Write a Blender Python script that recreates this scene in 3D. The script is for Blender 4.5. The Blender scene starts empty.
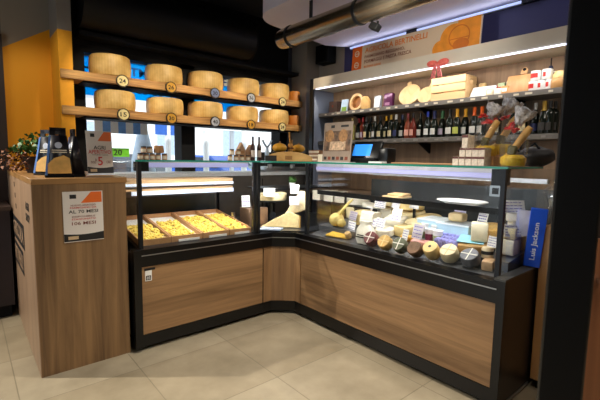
import bpy, bmesh, math, random
from mathutils import Matrix, Vector, Euler
random.seed(7)
PI = math.pi
SC = bpy.context.scene
COL = SC.collection
# ------------------------------------------------------------------ camera numbers
CAMH, FPX = 1.30, 394.4
yw, pt, rl = (math.radians(a) for a in (49.612, -6.021, -0.918))
cF = Vector((math.cos(yw)*math.cos(pt), math.sin(yw)*math.cos(pt), math.sin(pt)))
cR = Vector((math.sin(yw), -math.cos(yw), 0)); cD = cF.cross(cR)
cR, cD = math.cos(rl)*cR + math.sin(rl)*cD, -math.sin(rl)*cR + math.cos(rl)*cD
CAM = Vector((0, 0, CAMH))
def ray(x, y): return cF + cR*((x-300)/FPX) + cD*((y-200)/FPX)
def UX(x, y, X): d = ray(x, y); return CAM + d*(X/d.x)          # the point of a vertical surface seen there
def UY(x, y, Y): d = ray(x, y); return CAM + d*(Y/d.y)
def UZ(x, y, z): d = ray(x, y); return CAM + d*((z-CAMH)/d.z)
def PPM(p): return (Vector(p)-CAM).dot(cF)/FPX                   # metres per pixel at that distance

# ------------------------------------------------------------------ materials
def lin(c):
    return tuple((v/12.92 if v <= .04045 else ((v+.055)/1.055)**2.4) for v in (x/255 for x in c)) + (1,)
_m = {}
def mat(name, c, rough=.55, metal=0, var=.12, scale=14, bump=0, spec=.5, coat=0, trans=0):
    if name in _m: return _m[name]
    m = bpy.data.materials.new(name); m.use_nodes = True; n = m.node_tree.nodes; l = m.node_tree.links
    b = n['Principled BSDF']; b.inputs['Roughness'].default_value = rough; b.inputs['Metallic'].default_value = metal
    b.inputs['Specular IOR Level'].default_value = spec; b.inputs['Coat Weight'].default_value = coat
    tc = n.new('ShaderNodeTexCoord'); nz = n.new('ShaderNodeTexNoise'); nz.inputs['Scale'].default_value = scale
    nz.inputs['Detail'].default_value = 4
    l.new(tc.outputs['Object'], nz.inputs['Vector'])
    r = n.new('ShaderNodeValToRGB'); L = lin(c)
    r.color_ramp.elements[0].position = .3; r.color_ramp.elements[1].position = .7
    r.color_ramp.elements[0].color = tuple(v*(1-var) for v in L[:3])+(1,)
    r.color_ramp.elements[1].color = tuple(min(1, v*(1+var)) for v in L[:3])+(1,)
    l.new(nz.outputs['Fac'], r.inputs['Fac']); l.new(r.outputs['Color'], b.inputs['Base Color'])
    if bump:
        bp = n.new('ShaderNodeBump'); bp.inputs['Strength'].default_value = bump; bp.inputs['Distance'].default_value = .004
        l.new(nz.outputs['Fac'], bp.inputs['Height']); l.new(bp.outputs['Normal'], b.inputs['Normal'])
    _m[name] = m; return m
def wood(name, c1, c2, axis='Z', rough=.5, s=5, stretch=14, knots=True):
    if name in _m: return _m[name]
    m = bpy.data.materials.new(name); m.use_nodes = True; n = m.node_tree.nodes; l = m.node_tree.links
    b = n['Principled BSDF']; b.inputs['Roughness'].default_value = rough
    tc = n.new('ShaderNodeTexCoord'); mp = n.new('ShaderNodeMapping')
    sc = [s*stretch/4]*3; sc['XYZ'.index(axis)] = s/6; mp.inputs['Scale'].default_value = sc
    l.new(tc.outputs['Object'], mp.inputs['Vector'])
    nz = n.new('ShaderNodeTexNoise'); nz.inputs['Scale'].default_value = 1; nz.inputs['Detail'].default_value = 7
    nz.inputs['Roughness'].default_value = .62; nz.inputs['Distortion'].default_value = .8
    l.new(mp.outputs[0], nz.inputs['Vector'])
    n2 = n.new('ShaderNodeTexNoise'); n2.inputs['Scale'].default_value = .22; n2.inputs['Detail'].default_value = 3
    l.new(mp.outputs[0], n2.inputs['Vector'])
    ad = n.new('ShaderNodeMath'); ad.operation = 'MULTIPLY_ADD'; ad.inputs[1].default_value = .55
    l.new(n2.outputs['Fac'], ad.inputs[0]); 
    hf = n.new('ShaderNodeMath'); hf.operation = 'MULTIPLY'; hf.inputs[1].default_value = .5
    l.new(nz.outputs['Fac'], hf.inputs[0]); l.new(hf.outputs[0], ad.inputs[2])
    r = n.new('ShaderNodeValToRGB'); r.color_ramp.elements[0].position = .36; r.color_ramp.elements[1].position = .66
    r.color_ramp.elements[0].color = lin(c1); r.color_ramp.elements[1].color = lin(c2)
    l.new(ad.outputs[0], r.inputs['Fac']); l.new(r.outputs['Color'], b.inputs['Base Color'])
    bp = n.new('ShaderNodeBump'); bp.inputs['Strength'].default_value = .15; bp.inputs['Distance'].default_value = .002
    l.new(nz.outputs['Fac'], bp.inputs['Height']); l.new(bp.outputs['Normal'], b.inputs['Normal'])
    _m[name] = m; return m
def emit(name, c, s):
    if name in _m: return _m[name]
    m = bpy.data.materials.new(name); m.use_nodes = True; b = m.node_tree.nodes['Principled BSDF']
    b.inputs['Base Color'].default_value = lin(c); b.inputs['Emission Color'].default_value = lin(c)
    b.inputs['Emission Strength'].default_value = s
    _m[name] = m; return m
def glass(name, tint=(1, 1, 1), refl=.5, rough=.0, body=0, bodyc=(230, 240, 245)):
    """thin clear sheet: lets light straight through, mirrors at grazing angles, optional milky share"""
    if name in _m: return _m[name]
    m = bpy.data.materials.new(name); m.use_nodes = True; n = m.node_tree.nodes; l = m.node_tree.links
    n.clear(); o = n.new('ShaderNodeOutputMaterial')
    t = n.new('ShaderNodeBsdfTransparent'); t.inputs[0].default_value = tint+(1,)
    g = n.new('ShaderNodeBsdfGlossy'); g.inputs['Roughness'].default_value = rough
    f = n.new('ShaderNodeFresnel'); f.inputs[0].default_value = 1.45
    mu = n.new('ShaderNodeMath'); mu.operation = 'MULTIPLY'; mu.inputs[1].default_value = refl
    l.new(f.outputs[0], mu.inputs[0])
    x = n.new('ShaderNodeMixShader'); l.new(mu.outputs[0], x.inputs[0]); l.new(t.outputs[0], x.inputs[1]); l.new(g.outputs[0], x.inputs[2])
    last = x
    if body:
        d = n.new('ShaderNodeBsdfDiffuse'); d.inputs[0].default_value = lin(bodyc)
        y = n.new('ShaderNodeMixShader'); y.inputs[0].default_value = body
        l.new(x.outputs[0], y.inputs[1]); l.new(d.outputs[0], y.inputs[2]); last = y
    l.new(last.outputs[0], o.inputs[0]); _m[name] = m; return m

OAK = wood('oak_front', (84, 60, 38), (146, 112, 74), 'Z', .5, 9)
OAKH_X = wood('oak_panel_x', (108, 80, 52), (166, 128, 88), 'X', .45, 8)
OAKH_Y = wood('oak_panel_y', (108, 80, 52), (166, 128, 88), 'Y', .45, 8)
OAKV = wood('oak_panel_z', (112, 82, 54), (164, 126, 86), 'Z', .45, 7)
BOARD = wood('rough_plank', (124, 80, 36), (226, 174, 100), 'X', .6, 12, 14)
PALEW = wood('pale_beech', (206, 164, 108), (232, 200, 150), 'X', .55, 6, 8)
PINE = wood('pine_slat', (212, 172, 116), (240, 210, 160), 'Y', .55, 6, 8)
SHELFW = wood('shelf_back_panel', (104, 80, 58), (156, 126, 96), 'Z', .6, 4, 16)
KRAFTW = wood('tray_wood', (186, 136, 90), (216, 170, 122), 'Y', .6, 6, 8)
GATEW = wood('gate_wood', (136, 94, 54), (176, 128, 78), 'Z', .45, 4)
DOORW = wood('door_wood', (110, 66, 40), (150, 98, 62), 'Z', .45, 4)
BLACK = mat('black_lacquer', (9, 9, 10), .3, 0, .1, 14, 0, .4)
MATTB = mat('matt_black', (9, 9, 10), .75, 0, .15, 14, 0, .25)
DARKS = mat('dark_steel', (34, 36, 40), .35, .5, .1)
CHARC = mat('charcoal_shelf', (118, 113, 107), .55, 0, .1)
STEEL = mat('brushed_steel', (176, 178, 180), .3, .9, .06, 40)
CHROME = mat('satin_chrome', (205, 206, 208), .18, 1, .04)
WHITE = mat('white_paint', (238, 238, 236), .45, 0, .03)
PAPER = mat('white_paper', (236, 234, 230), .7, 0, .03)
BEIGE = mat('beige_panel', (196, 180, 158), .55, 0, .05, 5)
CREAM = mat('cream_card', (226, 214, 190), .6, 0, .05)
KRAFT = mat('kraft_paper', (178, 132, 88), .8, 0, .1, 30, .2)
ORANGE = mat('orange_print', (226, 104, 26), .55, 0, .05)
RED = mat('red_print', (196, 34, 28), .5, 0, .08)
BLUE = mat('blue_card', (24, 84, 214), .45, 0, .06)
INK = mat('black_ink', (22, 20, 20), .6, 0, .05)
BROWNINK = mat('brown_ink', (118, 50, 26), .6, 0, .05)
PURPINK = mat('violet_ink', (92, 78, 160), .7, 0, .1)
GLASS = glass('clear_glass', (.975, .985, .982), .28)
GLASSD = glass('smoked_glass', (.45, .47, .5), .6)
GEDGE = mat('green_glass_edge', (40, 130, 112), .2, 0, .1, 8, 0, .6)
CELLO = glass('cellophane', (.99, .99, .99), .3, .12, .02)
LEDW = emit('led_white', (228, 232, 255), 3)
LEDC = emit('led_cool', (176, 192, 240), 1.0)
LEDF = emit('led_case_face', (186, 186, 240), .38)

def img_mat(name, fn):
    if name in _m: return _m[name]
    m = bpy.data.materials.new(name); m.use_nodes = True
    fn(m.node_tree.nodes, m.node_tree.links, m.node_tree.nodes['Principled BSDF']); _m[name] = m; return m

def _rind(n, l, b):
    tc = n.new('ShaderNodeTexCoord'); sp = n.new('ShaderNodeSeparateXYZ'); l.new(tc.outputs['Object'], sp.inputs[0])
    at = n.new('ShaderNodeMath'); at.operation = 'ARCTAN2'; l.new(sp.outputs[1], at.inputs[0]); l.new(sp.outputs[0], at.inputs[1])
    k = n.new('ShaderNodeMath'); k.operation = 'MULTIPLY'; k.inputs[1].default_value = 46; l.new(at.outputs[0], k.inputs[0])
    sn = n.new('ShaderNodeMath'); sn.operation = 'SINE'; l.new(k.outputs[0], sn.inputs[0])
    nz = n.new('ShaderNodeTexNoise'); nz.inputs['Scale'].default_value = 9; nz.inputs['Detail'].default_value = 5; l.new(tc.outputs['Object'], nz.inputs['Vector'])
    a = n.new('ShaderNodeMath'); a.operation = 'MULTIPLY_ADD'; a.inputs[1].default_value = .03; l.new(sn.outputs[0], a.inputs[0]); l.new(nz.outputs['Fac'], a.inputs[2])
    r = n.new('ShaderNodeValToRGB'); r.color_ramp.elements[0].position = .3; r.color_ramp.elements[1].position = .72
    r.color_ramp.elements[0].color = lin((192, 148, 72)); r.color_ramp.elements[1].color = lin((234, 198, 126))
    l.new(a.outputs[0], r.inputs[0]); l.new(r.outputs[0], b.inputs['Base Color']); b.inputs['Roughness'].default_value = .5
    bp = n.new('ShaderNodeBump'); bp.inputs['Strength'].default_value = .2; bp.inputs['Distance'].default_value = .002
    l.new(sn.outputs[0], bp.inputs['Height']); l.new(bp.outputs[0], b.inputs['Normal'])
RIND = img_mat('parmesan_rind', _rind)

def _tiles(n, l, b):
    tc = n.new('ShaderNodeTexCoord'); mp = n.new('ShaderNodeMapping'); mp.inputs['Location'].default_value = (-.155, -.575, 0)
    l.new(tc.outputs['Object'], mp.inputs[0])
    br = n.new('ShaderNodeTexBrick'); br.offset = 0; br.inputs['Scale'].default_value = 1
    br.inputs['Brick Width'].default_value = .6; br.inputs['Row Height'].default_value = .6
    br.inputs['Mortar Size'].default_value = .0035; br.inputs['Mortar Smooth'].default_value = .3; br.inputs['Bias'].default_value = 0
    br.inputs['Color1'].default_value = lin((176, 164, 142)); br.inputs['Color2'].default_value = lin((160, 147, 124)); br.inputs['Mortar'].default_value = lin((140, 130, 110))
    l.new(mp.outputs[0], br.inputs[0])
    nz = n.new('ShaderNodeTexNoise'); nz.inputs['Scale'].default_value = 2.6; nz.inputs['Detail'].default_value = 7; nz.inputs['Roughness'].default_value = .6
    l.new(tc.outputs['Object'], nz.inputs[0])
    r = n.new('ShaderNodeValToRGB'); r.color_ramp.elements[0].position = .3; r.color_ramp.elements[1].position = .75
    r.color_ramp.elements[0].color = (.62, .60, .55, 1); r.color_ramp.elements[1].color = (1.08, 1.06, 1.02, 1)
    l.new(nz.outputs['Fac'], r.inputs[0])
    mx = n.new('ShaderNodeMixRGB'); mx.blend_type = 'MULTIPLY'; mx.inputs[0].default_value = 1
    l.new(br.outputs[0], mx.inputs[1]); l.new(r.outputs[0], mx.inputs[2]); l.new(mx.outputs[0], b.inputs['Base Color'])
    b.inputs['Roughness'].default_value = .38
    bp = n.new('ShaderNodeBump'); bp.inputs['Strength'].default_value = .2; bp.inputs['Distance'].default_value = .002
    l.new(br.outputs['Fac'], bp.inputs['Height']); bp.invert = True; l.new(bp.outputs[0], b.inputs['Normal'])
TILE = img_mat('concrete_tile', _tiles)

def _film(n, l, b):
    b.inputs['Base Color'].default_value = lin((0, 150, 240)); b.inputs['Roughness'].default_value = .4
    o = n['Material Output']; t = n.new('ShaderNodeBsdfTranslucent'); t.inputs[0].default_value = lin((10, 180, 255))
    y = n.new('ShaderNodeBsdfTransparent'); y.inputs[0].default_value = lin((40, 216, 255))
    z = n.new('ShaderNodeMixShader'); z.inputs[0].default_value = .6
    l.new(t.outputs[0], z.inputs[1]); l.new(y.outputs[0], z.inputs[2])
    x = n.new('ShaderNodeMixShader'); x.inputs[0].default_value = .9
    l.new(b.outputs[0], x.inputs[1]); l.new(z.outputs[0], x.inputs[2]); l.new(x.outputs[0], o.inputs[0])
FILM = img_mat('blue_window_film', _film)
def _walls(n, l, b):
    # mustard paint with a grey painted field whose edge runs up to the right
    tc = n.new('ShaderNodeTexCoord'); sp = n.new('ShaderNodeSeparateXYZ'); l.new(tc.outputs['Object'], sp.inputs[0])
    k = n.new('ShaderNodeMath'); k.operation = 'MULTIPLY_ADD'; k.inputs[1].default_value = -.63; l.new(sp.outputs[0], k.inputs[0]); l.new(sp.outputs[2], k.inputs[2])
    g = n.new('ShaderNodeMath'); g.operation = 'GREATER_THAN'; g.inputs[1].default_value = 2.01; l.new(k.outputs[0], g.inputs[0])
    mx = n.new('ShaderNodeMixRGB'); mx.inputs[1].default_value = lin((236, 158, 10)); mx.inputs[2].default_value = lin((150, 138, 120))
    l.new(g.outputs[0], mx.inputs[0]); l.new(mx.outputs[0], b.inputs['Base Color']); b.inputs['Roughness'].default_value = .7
    nz = n.new('ShaderNodeTexNoise'); nz.inputs['Scale'].default_value = 60; l.new(tc.outputs['Object'], nz.inputs[0])
    bp = n.new('ShaderNodeBump'); bp.inputs['Strength'].default_value = .08; l.new(nz.outputs[0], bp.inputs['Height']); l.new(bp.outputs[0], b.inputs['Normal'])
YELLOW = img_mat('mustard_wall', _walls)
YELLOWP = mat('mustard_plain', (232, 158, 22), .7, 0, .05, 20)
NAVY = mat('navy_wall', (52, 54, 96), .7, 0, .05, 6)
LAVEN = mat('lavender_ceiling', (214, 210, 226), .8, 0, .03, 4)
DARKC = mat('dark_ceiling', (38, 33, 28), .85, 0, .1, 4)
GREYW = mat('grey_beige_wall', (140, 130, 118), .75, 0, .05, 5)
INTW = mat('taupe_wall', (110, 98, 86), .8, 0, .05, 5)
BLUEGREY = mat('blue_grey_side', (120, 130, 150), .5, 0, .05, 5)

# ------------------------------------------------------------------ mesh builder
def fr(o, u, v):
    u = Vector(u).normalized(); v = Vector(v).normalized(); w = u.cross(v)
    return Matrix(((u.x, v.x, w.x, o[0]), (u.y, v.y, w.y, o[1]), (u.z, v.z, w.z, o[2]), (0, 0, 0, 1)))
def TR(x, y, z, rx=0, ry=0, rz=0): return Matrix.Translation((x, y, z)) @ Euler((rx, ry, rz)).to_matrix().to_4x4()
class B:
    def __init__(s): s.bm = bmesh.new()
    def _new(s, tmp, M=None):
        if M is not None: bmesh.ops.transform(tmp, matrix=M, verts=tmp.verts)
        me = bpy.data.meshes.new('tmp'); tmp.to_mesh(me); tmp.free(); s.bm.from_mesh(me); bpy.data.meshes.remove(me); return s
    def box(s, c, d, M=None, bev=0, seg=1):
        t = bmesh.new(); bmesh.ops.create_cube(t, size=1)
        bmesh.ops.transform(t, matrix=Matrix.Translation(c) @ Matrix.Diagonal((d[0], d[1], d[2], 1)), verts=t.verts)
        if bev: bmesh.ops.bevel(t, geom=t.edges[:], offset=bev, segments=seg, affect='EDGES', profile=.5)
        return s._new(t, M)
    def b2(s, lo, hi, M=None, bev=0, seg=1):
        return s.box([(a+b)/2 for a, b in zip(lo, hi)], [b-a for a, b in zip(lo, hi)], M, bev, seg)
    def cyl(s, r, h, M=None, seg=24, r2=None):
        t = bmesh.new(); bmesh.ops.create_cone(t, cap_ends=True, segments=seg, radius1=r, radius2=r if r2 is None else r2, depth=h)
        bmesh.ops.translate(t, verts=t.verts, vec=(0, 0, h/2)); return s._new(t, M)
    def sph(s, r, M=None, sc=(1, 1, 1), u=16, v=10):
        t = bmesh.new(); bmesh.ops.create_uvsphere(t, u_segments=u, v_segments=v, radius=r)
        bmesh.ops.transform(t, matrix=Matrix.Diagonal(tuple(sc)+(1,)), verts=t.verts); return s._new(t, M)
    def lathe(s, prof, M=None, seg=28, a0=0, a1=2*PI):
        t = bmesh.new(); full = abs(a1-a0-2*PI) < 1e-6; n = seg if full else seg+1; rings = []
        for i in range(n):
            a = a0+(a1-a0)*i/seg
            rings.append([t.verts.new((r*math.cos(a), r*math.sin(a), z)) for r, z in prof])
        for i in range(seg):
            A, C = rings[i], rings[(i+1) % n]
            for k in range(len(prof)-1): t.faces.new((A[k], C[k], C[k+1], A[k+1]))
        if not full:
            for rr in (rings[0], rings[-1]):
                try: t.faces.new(rr)
                except Exception: pass
        bmesh.ops.remove_doubles(t, verts=t.verts, dist=1e-6); bmesh.ops.recalc_face_normals(t, faces=t.faces)
        return s._new(t, M)
    def prism(s, poly, h, M=None, bev=0):
        t = bmesh.new(); vs = [t.verts.new((x, y, 0)) for x, y in poly]; f = t.faces.new(vs)
        e = bmesh.ops.extrude_face_region(t, geom=[f]); bmesh.ops.translate(t, verts=[v for v in e['geom'] if isinstance(v, bmesh.types.BMVert)], vec=(0, 0, h))
        bmesh.ops.recalc_face_normals(t, faces=t.faces)
        if bev: bmesh.ops.bevel(t, geom=t.edges[:], offset=bev, segments=1, affect='EDGES')
        return s._new(t, M)
    def tube(s, pts, r, seg=8, M=None):
        pts = [Vector(p) for p in pts]; t = bmesh.new(); rings = []
        for i, p in enumerate(pts):
            d = (pts[min(i+1, len(pts)-1)]-pts[max(i-1, 0)]).normalized()
            a = d.cross(Vector((0, 0, 1))); a = a.normalized() if a.length > 1e-4 else Vector((1, 0, 0)); b = d.cross(a)
            rr = r[i] if isinstance(r, (list, tuple)) else r
            rings.append([t.verts.new(p+a*rr*math.cos(2*PI*k/seg)+b*rr*math.sin(2*PI*k/seg)) for k in range(seg)])
        for A, C in zip(rings, rings[1:]):
            for k in range(seg): t.faces.new((A[k], A[(k+1) % seg], C[(k+1) % seg], C[k]))
        t.faces.new(rings[0][::-1]); t.faces.new(rings[-1]); bmesh.ops.recalc_face_normals(t, faces=t.faces); return s._new(t, M)
    def jitter(s, a, seed=0):
        rn = random.Random(seed)
        for v in s.bm.verts: v.co += Vector((rn.uniform(-a, a), rn.uniform(-a, a), rn.uniform(-a, a)))
        return s
    def mesh(s, name, m):
        bm = s.bm
        for f in bm.faces: f.smooth = True
        for e in bm.edges:
            if len(e.link_faces) == 2: e.smooth = e.calc_face_angle(0) < .62
        me = bpy.data.meshes.new(name); bm.to_mesh(me); bm.free(); me.materials.append(m); return me
_cache = {}
def cm(key, fn, m):                       # one mesh shared by all its copies
    k = (key, m.name)
    if k not in _cache: _cache[k] = fn().mesh(key if isinstance(key, str) else key[0], m)
    return _cache[k]
def ob(name, b, m=None, parent=None, M=None):
    me = b.mesh(name, m) if isinstance(b, B) else b
    o = bpy.data.objects.new(name, me); COL.objects.link(o)
    if parent is not None: o.parent = parent
    if M is not None: o.matrix_basis = M
    return o
def tag(o, label, cat, group=None, kind=None):
    o['label'] = label; o['category'] = cat
    if group: o['group'] = group
    if kind: o['kind'] = kind
    return o
def thing(name, label, cat, loc=(0, 0, 0), rz=0, group=None, M=None):
    o = bpy.data.objects.new(name, None); COL.objects.link(o); o.empty_display_size = .05
    o.matrix_basis = M if M is not None else TR(loc[0], loc[1], loc[2], 0, 0, rz)
    return tag(o, label, cat, group)
def struct(name, b, m):
    o = ob(name, b, m); o['kind'] = 'structure'; return o
def text(name, s, w, h, m, parent, M, ext=.0006, flip=False):
    """lettering s fitted to a box w wide and h tall, centred on M's origin, lying in M's xy plane"""
    cu = bpy.data.curves.new('lettering', 'FONT'); cu.body = s; cu.extrude = ext; cu.align_x = 'CENTER'; cu.align_y = 'CENTER'; cu.resolution_u = 2
    cu.offset = .012
    to = bpy.data.objects.new('tmp_lettering', cu); COL.objects.link(to)
    dg = bpy.context.evaluated_depsgraph_get(); me = bpy.data.meshes.new_from_object(to.evaluated_get(dg))
    bpy.data.objects.remove(to); bpy.data.curves.remove(cu)
    xs = [v.co.x for v in me.vertices]; ys = [v.co.y for v in me.vertices]
    cx, cy = (min(xs)+max(xs))/2, (min(ys)+max(ys))/2; sx = w/(max(xs)-min(xs)); sy = h/max(1e-6, max(ys)-min(ys))
    for v in me.vertices: v.co = Vector(((v.co.x-cx)*sx*(-1 if flip else 1), (v.co.y-cy)*sy, v.co.z))
    me.name = name; me.materials.clear(); me.materials.append(m)
    return ob(name, me, None, parent, M)

# ================================================================== SETTING
struct('floor', B().b2((-2.4, -2.2, -.05), (4.4, 4.45, 0)), TILE)
struct('ceiling', B().b2((-2.4, -2.2, 3.0), (4.4, 4.45, 3.1)), DARKC)
# lowered pale ceiling over the shop counter, its free corner rounded
poly = [(3.62, -.6), (3.62, 3.3), (3.3, 3.47)]
for k in range(9):
    a = math.radians(100+k*10); poly.append((2.5+.34*math.cos(a), 3.0+.34*math.sin(a)))
poly += [(2.16, -.6)]
struct('trim_1', B().prism(poly, .38, Matrix.Translation((0, 0, 2.62))), LAVEN)
# window wall: yellow part, pilaster, frame, dark right end
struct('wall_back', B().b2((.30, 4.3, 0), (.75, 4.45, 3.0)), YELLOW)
struct('wall_back_pilaster', B().b2((.655, 3.93, 0), (.76, 4.45, 2.345)), YELLOWP)
struct('trim_2', B().b2((.655, 3.93, 2.345), (.76, 4.45, 3.0)), GREYW)
struct('door_1', B().b2((-.7, 4.26, 0), (.30, 4.45, 2.3)), mat('dark_brown_door', (46, 30, 22), .6))
struct('wall_back_left', B().b2((-2.4, 4.3, 0), (-.7, 4.45, 3)).b2((-.7, 4.3, 2.3), (.3, 4.45, 3)), INTW)
struct('wall_back_sill', B().b2((.76, 4.2, 0), (3.3, 4.4, 1.02)), INTW)
struct('wall_back_lintel', B().b2((.76, 4.16, 2.29), (3.3, 4.4, 3.0)), MATTB)
struct('wall_back_end', B().b2((3.3, 4.16, 0), (3.62, 4.4, 3.0)), mat('dark_slate_wall', (58, 62, 74), .7, 0, .05))
struct('wall_right', B().b2((3.58, -2.2, 0), (3.75, 4.4, 2.24)).b2((3.58, 3.42, 2.24), (3.75, 4.4, 3)), GREYW)
struct('wall_right_upper', B().b2((3.58, -2.2, 2.24), (3.75, 3.42, 3.0)), NAVY)
struct('wall_front', B().b2((-2.4, -2.2, 0), (3.75, -2.05, 3)), INTW)
# left wall with an open shop doorway
struct('wall_left', B().b2((-2.4, -2.2, 0), (-2.25, .9, 3)).b2((-2.4, 3.0, 0), (-2.25, 4.45, 3)).b2((-2.4, .9, 2.4), (-2.25, 3.0, 3)), INTW)
w = struct('window_1', B().b2((.765, 4.17, 1.02), (.90, 4.36, 2.29)).b2((1.83, 4.17, 1.02), (1.99, 4.36, 2.29)).b2((3.18, 4.17, 1.02), (3.3, 4.36, 2.29))
       .b2((.9, 4.17, 2.245), (3.2, 4.36, 2.29)).b2((.9, 4.17, 1.02), (3.2, 4.36, 1.07)), MATTB)
ob('window_pane', B().b2((.9, 4.27, 1.07), (1.83, 4.275, 2.245)), GLASS, w); ob('window_pane', B().b2((1.99, 4.27, 1.07), (3.18, 4.275, 2.245)), GLASS, w)

# window film with lettering seen from behind
for (a, b_, z0, z1, lab, words_) in ((.905, 1.825, 1.875, 2.24, 'bright blue window film with dark letters behind the leftmost cheese wheels', [('L', 85.5, 62, 7, 12), ('TM', 139, 73, 14, 8), ('ENRKHO', 146, 91.5, 78, 7)]),
                              (1.995, 2.78, 1.845, 2.15, 'bright blue window film behind the middle cheese wheels right of the window post', [('FC', 228, 83, 9, 8)])):
    f = ob('window_film', B().b2((a, 4.285, z0), (b_, 4.287, z1)), FILM); tag(f, lab, 'window film', 'blue window films')
    for s, px, py, wp, hp in words_:
        p = UY(px, py, 4.283); k = PPM(p)
        text('film_lettering', s, wp*k*1.25, hp*k, mat('film_letter_blue', (10, 70, 150), .6), f, fr((p.x, 4.2838, p.z), (1, 0, 0), (0, 0, 1)))

# ================================================================== OUTSIDE THE WINDOW
PAVE = mat('street_paving', (176, 176, 176), .8, 0, .12, 2)
struct('ground', B().b2((-14, 4.45, -.25), (30, 40, -.05)), PAVE)
FAC = mat('pale_facade', (226, 224, 222), .8, 0, .05, 1)
bd = thing('town_building', 'pale building across the street seen through the shop window', 'building', (12, 24, -.05)); bd.scale = (1.5, 1, 1.4)
bw = B().b2((-10, 0, 0), (14, 5, 9)); ob('facade', bw, FAC, bd)
for x in range(-8, 13, 3):
    ob('balcony', B().b2((x-.3, -.5, 3.5), (x+1.5, 0, 3.62)).b2((x-.3, -.5, 3.62), (x+1.5, -.46, 4.3)), mat('balcony_grey', (190, 196, 204), .6), bd)
    for z in (.3, 3.4):
        ob('facade_window', B().b2((x, -.06, z+.6), (x+1.2, 0, z+2.3)), mat('facade_window_blue', (170, 186, 206), .2), bd)
aw = thing('street_awning', 'white awning across the street above the cars', 'awning', (6.4, 11.5, 2.2))
ob('awning_cloth', B().box((0, 0, .15), (9, 1.8, .05), TR(0, 0, 0, .25, 0, 0)), WHITE, aw)
for x in (-4.2, 0, 4.2): ob('awning_post', B().b2((x-.05, -.7, -2.25), (x+.05, -.6, .1)), STEEL, aw)
tag(ob('soffit_awning', B().b2((1.9, 4.6, 2.37), (4.6, 5.6, 2.43)), mat('tan_awning', (230, 204, 164), .8)), 'tan awning just outside the window above the street', 'awning')
def car(loc, rz, c, lab, nm):
    t = thing('parked_car', lab, 'car', loc, rz, 'cars in the street')
    ob('car_body', B().prism([(-2, .3), (-2.05, .75), (-1.2, .9), (-.6, 1.4), (.9, 1.42), (1.5, .95), (2.05, .82), (2.1, .3)], 1.7, fr((0, .85, 0), (1, 0, 0), (0, 0, 1)), .05), mat(nm, c, .25, 0, .03), t)
    ob('car_windows', B().prism([(-1.0, .95), (-.52, 1.33), (.85, 1.35), (1.3, .97)], 1.74, fr((0, .87, 0), (1, 0, 0), (0, 0, 1))), mat('car_glass', (40, 52, 66), .1), t)
    for x in (-1.25, 1.3):
        for y in (-.87, .67): ob('wheel', B().cyl(.31, .2, fr((x, y+.2, .31), (1, 0, 0), (0, 0, 1))), MATTB, t)
for px, Y, c, nm, lab in ((119, 12.2, (60, 66, 74), 'car_dark', 'dark parked car in the street seen beside the aperitif sign'), (164, 18.8, (214, 220, 228), 'car_white', 'white parked car in the street left of the window post'),
        (213, 14.2, (50, 96, 190), 'car_blue', 'blue parked car in the street just right of the window post'), (246, 18, (140, 156, 150), 'car_grey', 'grey-green parked car in the street behind the paper pouches')):
    p = UY(px, 150, Y); car((p.x, Y, -.05), PI/2+.35, c, lab, nm)
for i, px in enumerate((168, 206, 244)):
    p = UY(px, 140, 6.5); t = thing('street_post', ('leftmost', 'middle', 'rightmost')[i]+' pale street post outside the shop window', 'post', (p.x, 6.5, -.05), 0, 'street posts')
    ob('shaft', B().cyl(.05, 3.2), WHITE, t); ob('plate', B().b2((-.22, -.04, 1.7+.1*i), (.22, -.02, 2.0+.1*i)), (mat('plate_blue', (60, 110, 200), .4), WHITE, mat('plate_grey', (150, 170, 180), .4))[i], t)
p = UY(143, 147, 5.6)
t = thing('street_parasol', 'closed pale blue parasol standing outside behind the jars', 'parasol', (p.x, 5.6, -.05))
ob('canopy', B().lathe([(.02, .9), (.17, 1.0), (.15, 1.3), (.06, 1.72), (.0, 1.8)]), mat('parasol_cloth', (196, 212, 228), .8), t); ob('pole', B().cyl(.025, 1.0), STEEL, t)
p = UY(122, 126, 5.0)
t = thing('striped_awning', 'blue and white striped valance hanging outside above the price sticker', 'awning', (p.x, 5.0, p.z))
for i in range(7):
    ob('stripe', B().b2((-.30+i*.085, -.01, -.09), (-.215+i*.085, .01, .1)), mat('stripe_blue', (110, 160, 226), .8) if i % 2 else WHITE, t)
ob('awning_bar', B().b2((-.31, -.02, .1005), (.31, .02, .13)), WHITE, t)
p = UY(120.5, 152.5, 4.26); k = PPM(p)
t = tag(ob('price_sticker', B().b2((p.x-8*k, 4.262, p.z-4.2*k), (p.x+8.5*k, 4.266, p.z+4.2*k)), mat('lime_sticker', (120, 220, 40), .5)), 'lime green price sticker reading 20 on the window pane', 'sticker')
text('sticker_number', '20', 8*k, 6*k, INK, t, fr((p.x-2.5*k, 4.2614, p.z), (1, 0, 0), (0, 0, 1)))

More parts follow.
